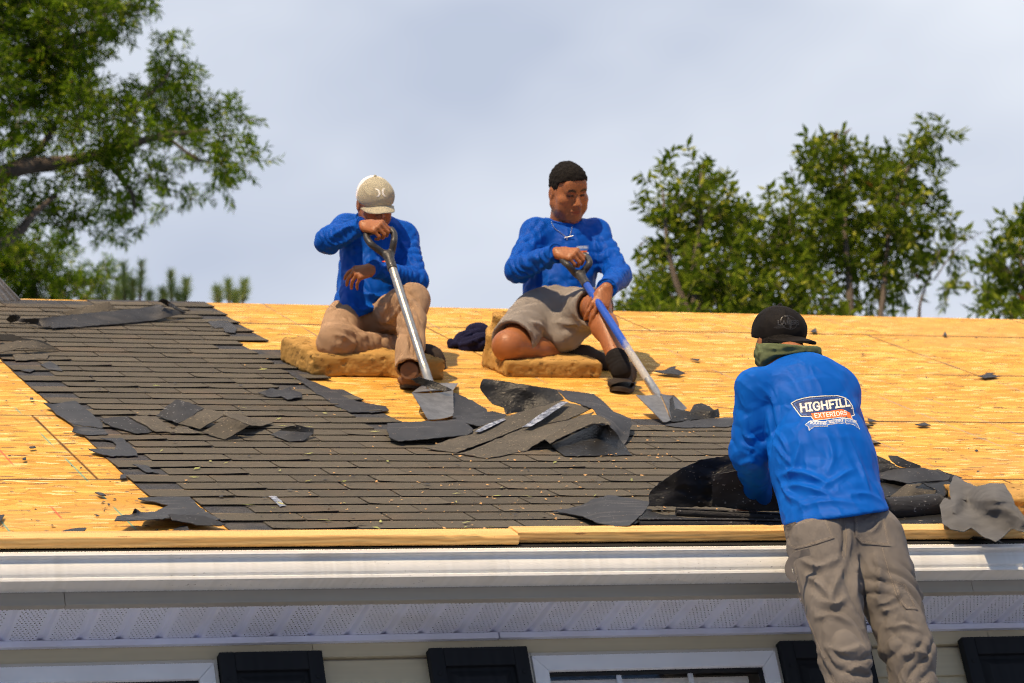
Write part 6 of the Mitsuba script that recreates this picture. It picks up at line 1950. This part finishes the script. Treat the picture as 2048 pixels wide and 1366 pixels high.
scrap('loose_shingle', [(1842, 965, .085), (1870, 961, .08), (1897, 958, .075), (1899, 978, .06), (1890, 992, .05), (1873, 990, .055), (1874, 981, .065)], 'tar_back', 'black shingle at the right of the right heap, next to the foam', cat='shingle')
scrap('loose_shingle', [(1775, 1000, .05), (1810, 996, .055), (1872, 990, .055), (1890, 1000, .05), (1880, 1020, .03), (1850, 1000, .05), (1800, 1004, .05)], 'shingle_edge', 'dark shingle edge above the thick roll', cat='shingle')
scrap('felt_sheet', [(1909, 950, .13), (1928, 962, .13), (1955, 973, .14), (1979, 966, .16), (2008, 967, .175), (2022, 988, .17), (2030, 1010, .16), (2048, 1031, .14), (2075, 1063, .10), (2048, 1064, .09), (2022, 1058, .085), (2008, 1072, .075), (1992, 1083, .070), (1971, 1075, .068), (1942, 1055, .075), (1928, 1063, .065), (1901, 1058, .066), (1885, 1047, .07), (1879, 1010, .085), (1891, 995, .10), (1912, 1006, .115), (1902, 999, .11), (1898, 972, .12)],
      'pale_felt', 'pale grey torn felt sheet draped over the eave board at the far right', inner=[(1932, 1008, .085), (1960, 1000, .14), (1990, 990, .185), (1960, 1025, .10), (2000, 1030, .125), (1915, 1035, .09), (1975, 1050, .085)], cat='felt sheet', wave=.010)
# a scrap caught on the gutter edge
gy = [(8.672, 4.150), (8.63, 4.140), (8.59, 4.118), (8.565, 4.088)]
V, F = [], []
for i, (y_, z_) in enumerate(gy):
    for j in range(6):
        V.append([5.292 + j * .0115 + [0, -.004, .004, .012][i] + [0, .003, -.002, .004, -.003, .002][j], y_ + [0, .004, -.003, .005, -.004, .002][j] * (i > 0), z_ + ZC + .004 * math.sin(j * 1.7 + i)])
for i in range(3):
    for j in range(5):
        a = i * 6 + j
        if (i, j) in ((2, 0), (2, 2)):
            continue
        F += [[a, a + 1, a + 7], [a, a + 7, a + 6]]
put('felt_scrap', trimesh.Trimesh(V, F, process=False), 'tar_back', label='small black scrap hanging over the gutter edge below the pale felt sheet', cat='roofing scrap')
put('tape_strip', sheet([(537, 992, .015), (553, 992, .015), (573, 1011, .015), (560, 1013, .015)], thick=.0008, seed=70, wave=.001), 'seal_strip', label='pale strip of tape lying on the shingles near the eave', cat='tape')

# crumbs, chips and shed leaves: too many and too small to name
V, F, U = [], [], []
r_ = np.random.default_rng(77)
LITTER = {'wood_chips': [], 'felt_crumbs': [], 'shed_leaves': []}
for nm_, n_, lo_, hi_ in (('wood_chips', 700, .006, .018), ('felt_crumbs', 420, .006, .026), ('shed_leaves', 70, .02, .06)):
    for _ in range(n_):
        if nm_ == 'felt_crumbs':
            px_, py_ = r_.uniform(-40, 2100), 612 + 470 * r_.random() ** .8
        elif nm_ == 'wood_chips':
            px_, py_ = r_.normal(1150, 330), r_.uniform(700, 1062)
        else:
            px_, py_ = r_.uniform(250, 1500), r_.uniform(700, 1062)
        u_, v_ = uv(px_, py_, .012)
        if not (0.13 < v_ < 5.3):
            continue
        on = contains_xy(STRIP, u_, v_)
        if nm_ != 'felt_crumbs' and not on:
            continue
        h_ = .0135 if on else .003
        L_ = r_.uniform(lo_, hi_)
        W_ = L_ * (r_.uniform(.3, .8) if nm_ != 'shed_leaves' else .25)
        a_ = r_.uniform(0, 2 * np.pi)
        d_ = np.array([math.cos(a_), math.sin(a_)])
        e_ = np.array([-d_[1], d_[0]])
        q_ = [d_ * L_ / 2, e_ * W_ / 2, -d_ * L_ / 2, -e_ * W_ / 2]
        P_ = [RP(u_ + w[0], v_ + w[1], h_ + r_.uniform(.0, .006)) for w in q_]
        P_ += [RP(u_, v_, h_ + .004)]
        LITTER[nm_].append(trimesh.Trimesh(P_, [[0, 1, 4], [1, 2, 4], [2, 3, 4], [3, 0, 4]], process=False))
mat('chip_wood', (0.60, 0.34, 0.14), 0.8, two=True)
mat('leaf_litter', mikit.proc(lambda p, n, t: M3.mix((0.20, 0.24, 0.05), (0.42, 0.40, 0.16), M3.noise(p.x * 13, p.y * 13, 1.0))), 0.6, two=True)
for nm_, bs_, lb_ in (('wood_chips', 'chip_wood', 'scattered orange wood chips on the old shingles'), ('felt_crumbs', 'felt', 'scattered black felt crumbs on the roof'), ('shed_leaves', 'leaf_litter', 'shed yellow green leaves on the old shingles')):
    put(nm_, cat_(LITTER[nm_]), bs_, label=lb_, kind='stuff')


# ---------------------------------------------------------------- foam cushions
def foam_color(p, n, t):
    f = M3.fbm(p.x * 16, p.y * 16, p.z * 16, octaves=4)
    c = M3.mix((0.31, 0.170, 0.040), (0.46, 0.27, 0.080), f)
    return M3.mix(c, (0.12, 0.065, 0.02), 0.75 * M3.smoothstep(0.62, 0.74, M3.fbm(p.x * 40, p.y * 40, p.z * 40)))


mat('foam', mikit.proc(foam_color), 0.95, bump=lambda p, n, t: 0.006 * M3.fbm(p.x * 70, p.y * 70, p.z * 70), bump_scale=1.0)


def foam(name, parts, label, seed, pits=60, res=.007):
    """A cushion from rounded slabs in roof coordinates: (u, v, h centre, half sizes, turn)."""
    P = []
    for (u, v, h, hu, hv, hh, rot) in parts:
        P += [RP(u - hu - hv, v - hv - hu, h - hh), RP(u + hu + hv, v + hv + hu, h + hh)]
    F = Field(*bounds(P, .05), res)
    sl, (X, Y, Z) = F.region(F.lo, F.lo + F.n * F.h, 0)
    Q = np.stack([X, Y, Z], -1) - CAM
    U, Vv, Hh = Q[..., 0], Q @ SL - V0, Q @ NO + S0
    for (u, v, h, hu, hv, hh, rot) in parts:
        c_, s_ = math.cos(rot), math.sin(rot)
        a, b, d = np.abs(c_ * (U - u) + s_ * (Vv - v)), np.abs(-s_ * (U - u) + c_ * (Vv - v)), np.abs(Hh - h)
        rr = min(hu, hv, hh) * .38
        q = [a - hu + rr, b - hv + rr, d - hh + rr]
        out = np.sqrt(sum(np.maximum(x, 0) ** 2 for x in q)) + np.minimum(np.maximum(q[0], np.maximum(q[1], q[2])), 0) - rr
        F.put(sl, out, .03)
    r = np.random.default_rng(seed)
    m = F.mesh()
    pick = m.vertices[r.integers(0, len(m.vertices), pits)]
    for p in pick:
        F.ball(p, r.uniform(.006, .016), .006, sub=True)
    m = relax(F.mesh(), 3)
    N = normals(m)
    m.vertices = m.vertices + N * (.018 * (meshkit.fbm(m.vertices * 7, 3, seed) - .5) + .006 * (meshkit.fbm(m.vertices * 45, 2, seed) - .5))[:, None]
    put(name, m, 'foam', smooth=True, label=label, cat='foam pad')


def rbox(x0, x1, yb, yt, hh, rot=0.0, dh=0.0):
    (ua, va), (ub, vb), (_, vt) = uv(x0, yb), uv(x1, yb), uv((x0 + x1) / 2, yt, hh * 2)
    return ((ua + ub) / 2 + (vt - va) * 0.0, (min(va, vb) + vt) / 2, hh + dh, abs(ub - ua) / 2, (vt - min(va, vb)) / 2, hh, rot)


u0_, v0_ = uv(600, 748)
u1_, v1_ = uv(800, 762)
u2_, v2_ = uv(885, 745)
foam('foam_pad', [((u0_ + u1_) / 2 + .02, (v0_ + v1_) / 2 + .15, .052, (u1_ - u0_) / 2 - .01, .15, .050, .0), ((u1_ + u2_) / 2 - .05, v1_ + .18, .046, .11, .16, .046, .15), (u0_ + .07, v0_ + .17, .060, .07, .14, .058, .1)], 'yellow brown pitted foam pad under the kneeling man in the beige cap', 41, 110)
u0_, v0_ = uv(1010, 752)
u1_, v1_ = uv(1212, 762)
ub_, vb_ = uv(985, 735)
foam('foam_pad', [((u0_ + u1_) / 2, v0_ + .13, .036, (u1_ - u0_) / 2 + .01, .16, .038, .0), (ub_ + .035, vb_ + .10, .075, .040, .12, .080, -.35), (ub_ + .085, vb_ + .18, .150, .036, .08, .075, -.35)], 'yellow brown foam pad curling up beside the bare headed man', 42, 70)
u0_, v0_ = uv(1905, 1035)
u1_, v1_ = uv(2090, 1030)
foam('foam_pad', [((u0_ + u1_) / 2 + .06, v0_ + .12, .036, (u1_ - u0_) / 2 - .02, .14, .040, .0)], 'yellow brown foam pad half covered by the pale felt sheet at the far right', 43, 50)

# navy garment lying behind
F = Field(*bounds([rp(880, 700, 0), rp(985, 640, .25), rp(930, 640, .0)], .1), .007)
for x, y, hh, rr in ((905, 688, .02, .025), (925, 680, .035, .04), (945, 672, .05, .05), (960, 668, .055, .055), (950, 688, .03, .04), (968, 684, .04, .045), (930, 692, .02, .03)):
    F.ball(rp(x, y, hh), rr, .04)
nm = relax(F.mesh(), 3)
folds(nm, [([(900, 690), (930, 670), (960, 656)], .014, .010), ([(915, 695), (945, 680), (968, 672)], .014, .010), ([(935, 698), (955, 690), (970, 690)], .010, .009)])
rumple(nm, .02, .045, 6, across=CD + .4 * CR)
put('crumpled_garment', nm, 'navy_cloth', smooth=True, label='crumpled navy blue garment on the boards beside the middle foam pad', cat='garment')


# ---------------------------------------------------------------- shovels
def steel(name, lo, hi, rough):
    mat(name, mikit.proc(lambda p, n, t: M3.mix(lo, hi, M3.fbm(p.x * 40, p.y * 40, p.z * 40, octaves=4))), rough, metallic=0.9, bump=lambda p, n, t: 0.0008 * M3.fbm(p.x * 120, p.y * 120, p.z * 120), bump_scale=1.0, two=True)


steel('worn_steel', (0.34, 0.32, 0.29), (0.62, 0.60, 0.56), 0.38)
steel('blade_steel', (0.20, 0.19, 0.18), (0.42, 0.40, 0.38), 0.5)
mat('grip_black', mikit.proc(lambda p, n, t: M3.mix((0.018, 0.018, 0.020), (0.06, 0.06, 0.063), M3.fbm(p.x * 60, p.y * 60, p.z * 60))), 0.45)


def blue_paint(p, n, t):
    s_ = M3.smoothstep(7.83, 7.70, p.z + 0.20 * (M3.fbm(p.x * 30, p.y * 30, p.z * 30, octaves=4) - 0.5))
    return M3.mix((0.010, 0.075, 0.46), (0.40, 0.38, 0.35), s_)


mat('blue_shaft', mikit.proc(blue_paint), 0.35, clearcoat=0.3)


def blade_sheet(pts, thick=.003):
    """A bent steel plate from rows of points (each row a list of points of equal number)."""
    rows = np.array(pts, float)
    a, b = rows.shape[:2]
    V = rows.reshape(-1, 3)
    F = []
    for i in range(a - 1):
        for j in range(b - 1):
            k = i * b + j
            F += [[k, k + 1, k + b + 1], [k, k + b + 1, k + b]]
    m = trimesh.Trimesh(V, F, process=False)
    N = normals(m)
    k = len(V)
    f2 = np.array(F)
    e = np.sort(np.vstack([f2[:, [0, 1]], f2[:, [1, 2]], f2[:, [2, 0]]]), 1)
    ue, c = np.unique(e, axis=0, return_counts=True)
    rim = ue[c == 1]
    m = trimesh.Trimesh(np.vstack([V, V - N * thick]), np.vstack([f2, f2[:, ::-1] + k, np.c_[rim, rim[:, 1] + k], np.c_[rim[:, 0], rim[:, 1] + k, rim[:, 0] + k]]), process=False)
    m.fix_normals()
    return m


def shovel(grip, neck_, foot, lateral, shaft_mat, rad, label, blade):
    key = numbered('shovel')
    d = unit(foot - neck_)
    la = unit(lateral - d * (lateral @ d))
    gl, gr = grip - la * .056, grip + la * .056
    D = [gl + d * -.004, gl - la * .006 + d * .03, gl + la * .006 + d * .075, neck_ - la * .018 + d * .0, neck_ + d * .03]
    D2 = [gr + d * -.004, gr + la * .006 + d * .03, gr - la * .006 + d * .075, neck_ + la * .018 + d * .0, neck_ + d * .03]
    F = Field(*bounds([gl, gr, neck_ + d * .12], .06), .0045)
    for P_ in (D, D2):
        c = curve(P_, 20)
        for i in range(len(c) - 1):
            F.cone(c[i], c[i + 1], .0115 + .004 * i / len(c), .0115 + .004 * (i + 1) / len(c), .006)
    F.cone(gl, gr, .0125, .0125, .008)
    F.cone(neck_ + d * .01, neck_ + d * .105, .020, rad + .004, .012, cap=True)
    put('grip', relax(F.mesh(), 2), 'grip_black', smooth=True, parent=key)
    rv = trimesh.creation.icosphere(subdivisions=2, radius=.006)
    rv.apply_translation(neck_ + d * .07 + BACK * (rad + .004))
    put('rivet', rv, 'worn_steel', smooth=True, parent=key)
    put('shaft', tube(np.linspace(neck_ + d * .09, foot, 12), rad, 16), shaft_mat, smooth=40, parent=key)
    for nm_, m_ in blade:
        put(nm_, m_, 'blade_steel' if 'blade' in nm_ else 'worn_steel', smooth=30, parent=key)
    tag(key, label, 'shovel')
    return key


def lerp_rows(quad, n=6, m=5, bend=0.0, sag=None):
    """Rows between four corners (top left, top right, bottom right, bottom left)."""
    a, b, c, d = (np.asarray(q, float) for q in quad)
    rows = []
    for i in range(n):
        t = i / (n - 1)
        p, q = a * (1 - t) + d * t, b * (1 - t) + c * t
        rows.append([p * (1 - s_) + q * s_ + NO * bend * 4 * s_ * (1 - s_) for s_ in np.linspace(0, 1, m)])
    return rows


f1 = rp(858, 764, .085)
g1 = at(758, 463, 10.925)
shovel(g1, at(775, 506, 10.93), f1, CR + .10 * CD, 'worn_steel', .0185, 'steel shafted shovel with black grip, leaned on by the man in the beige cap',
       [('blade', blade_sheet(lerp_rows([rp(824, 787, .085), rp(906, 782, .085), rp(907, 832, .020), rp(856, 840, .020)], bend=-.006))), ('blade_rear', blade_sheet(lerp_rows([rp(846, 770, .012), rp(916, 768, .012), rp(906, 781.5, .0845), rp(824, 786.5, .0845)], bend=.004))), ('socket', tube(np.array([f1 + unit(at(775, 506, 10.93) - f1) * .10, f1, rp(862, 776, .082), rp(866, 786, .074)]), [.020, .021, .014, .006], 12))])
f2 = rp(1312, 785, .075)
g2 = at(1147, 513, 11.085)
shovel(g2, at(1158, 546, 11.085), f2, CR + .12 * CD, 'blue_shaft', .0175, 'blue shafted shovel with black grip, leaned on by the bare headed man',
       [('blade', blade_sheet(lerp_rows([rp(1272, 791, .080), rp(1320, 789, .085), rp(1341, 841, .018), rp(1326, 845, .018)], bend=-.004))), ('blade_rear', blade_sheet(lerp_rows([rp(1320.5, 788, .086), rp(1347, 790, .080), rp(1373, 817, .018), rp(1342, 838, .0185)], bend=-.004))), ('socket', tube(np.array([f2 + unit(at(1158, 546, 11.085) - f2) * .10, f2, rp(1316, 792, .078), rp(1320, 799, .070)]), [.019, .020, .013, .006], 12))])
# notched blade of a third shovel at the left edge of the ridge
b0 = [rp(x, 599, .010) for x in np.linspace(-95, 42, 22)]
Yb = 12.80
top = [at(x, 532, Yb - .02) for x in np.linspace(-95, -22, 22)]
rows = []
for t in np.linspace(0, 1, 6):
    rows.append([a * t + b * (1 - t) for a, b in zip(b0, top)])
teeth = [[p + SL * -.012 * (i % 2) + NO * (-.006) for i, p in enumerate(b0)]]
key = numbered('shovel')
put('blade', blade_sheet(rows[::-1] + teeth), 'blade_steel', smooth=30, parent=key)
sb = at(-60, 560, Yb - .03)
put('shaft', tube(np.linspace(sb, sb + np.array([-.35, -.35, 1.1]), 10), .018, 12), 'worn_steel', smooth=40, parent=key)
tag(key, 'notched steel shovel blade standing on the ridge at the left edge', 'shovel')
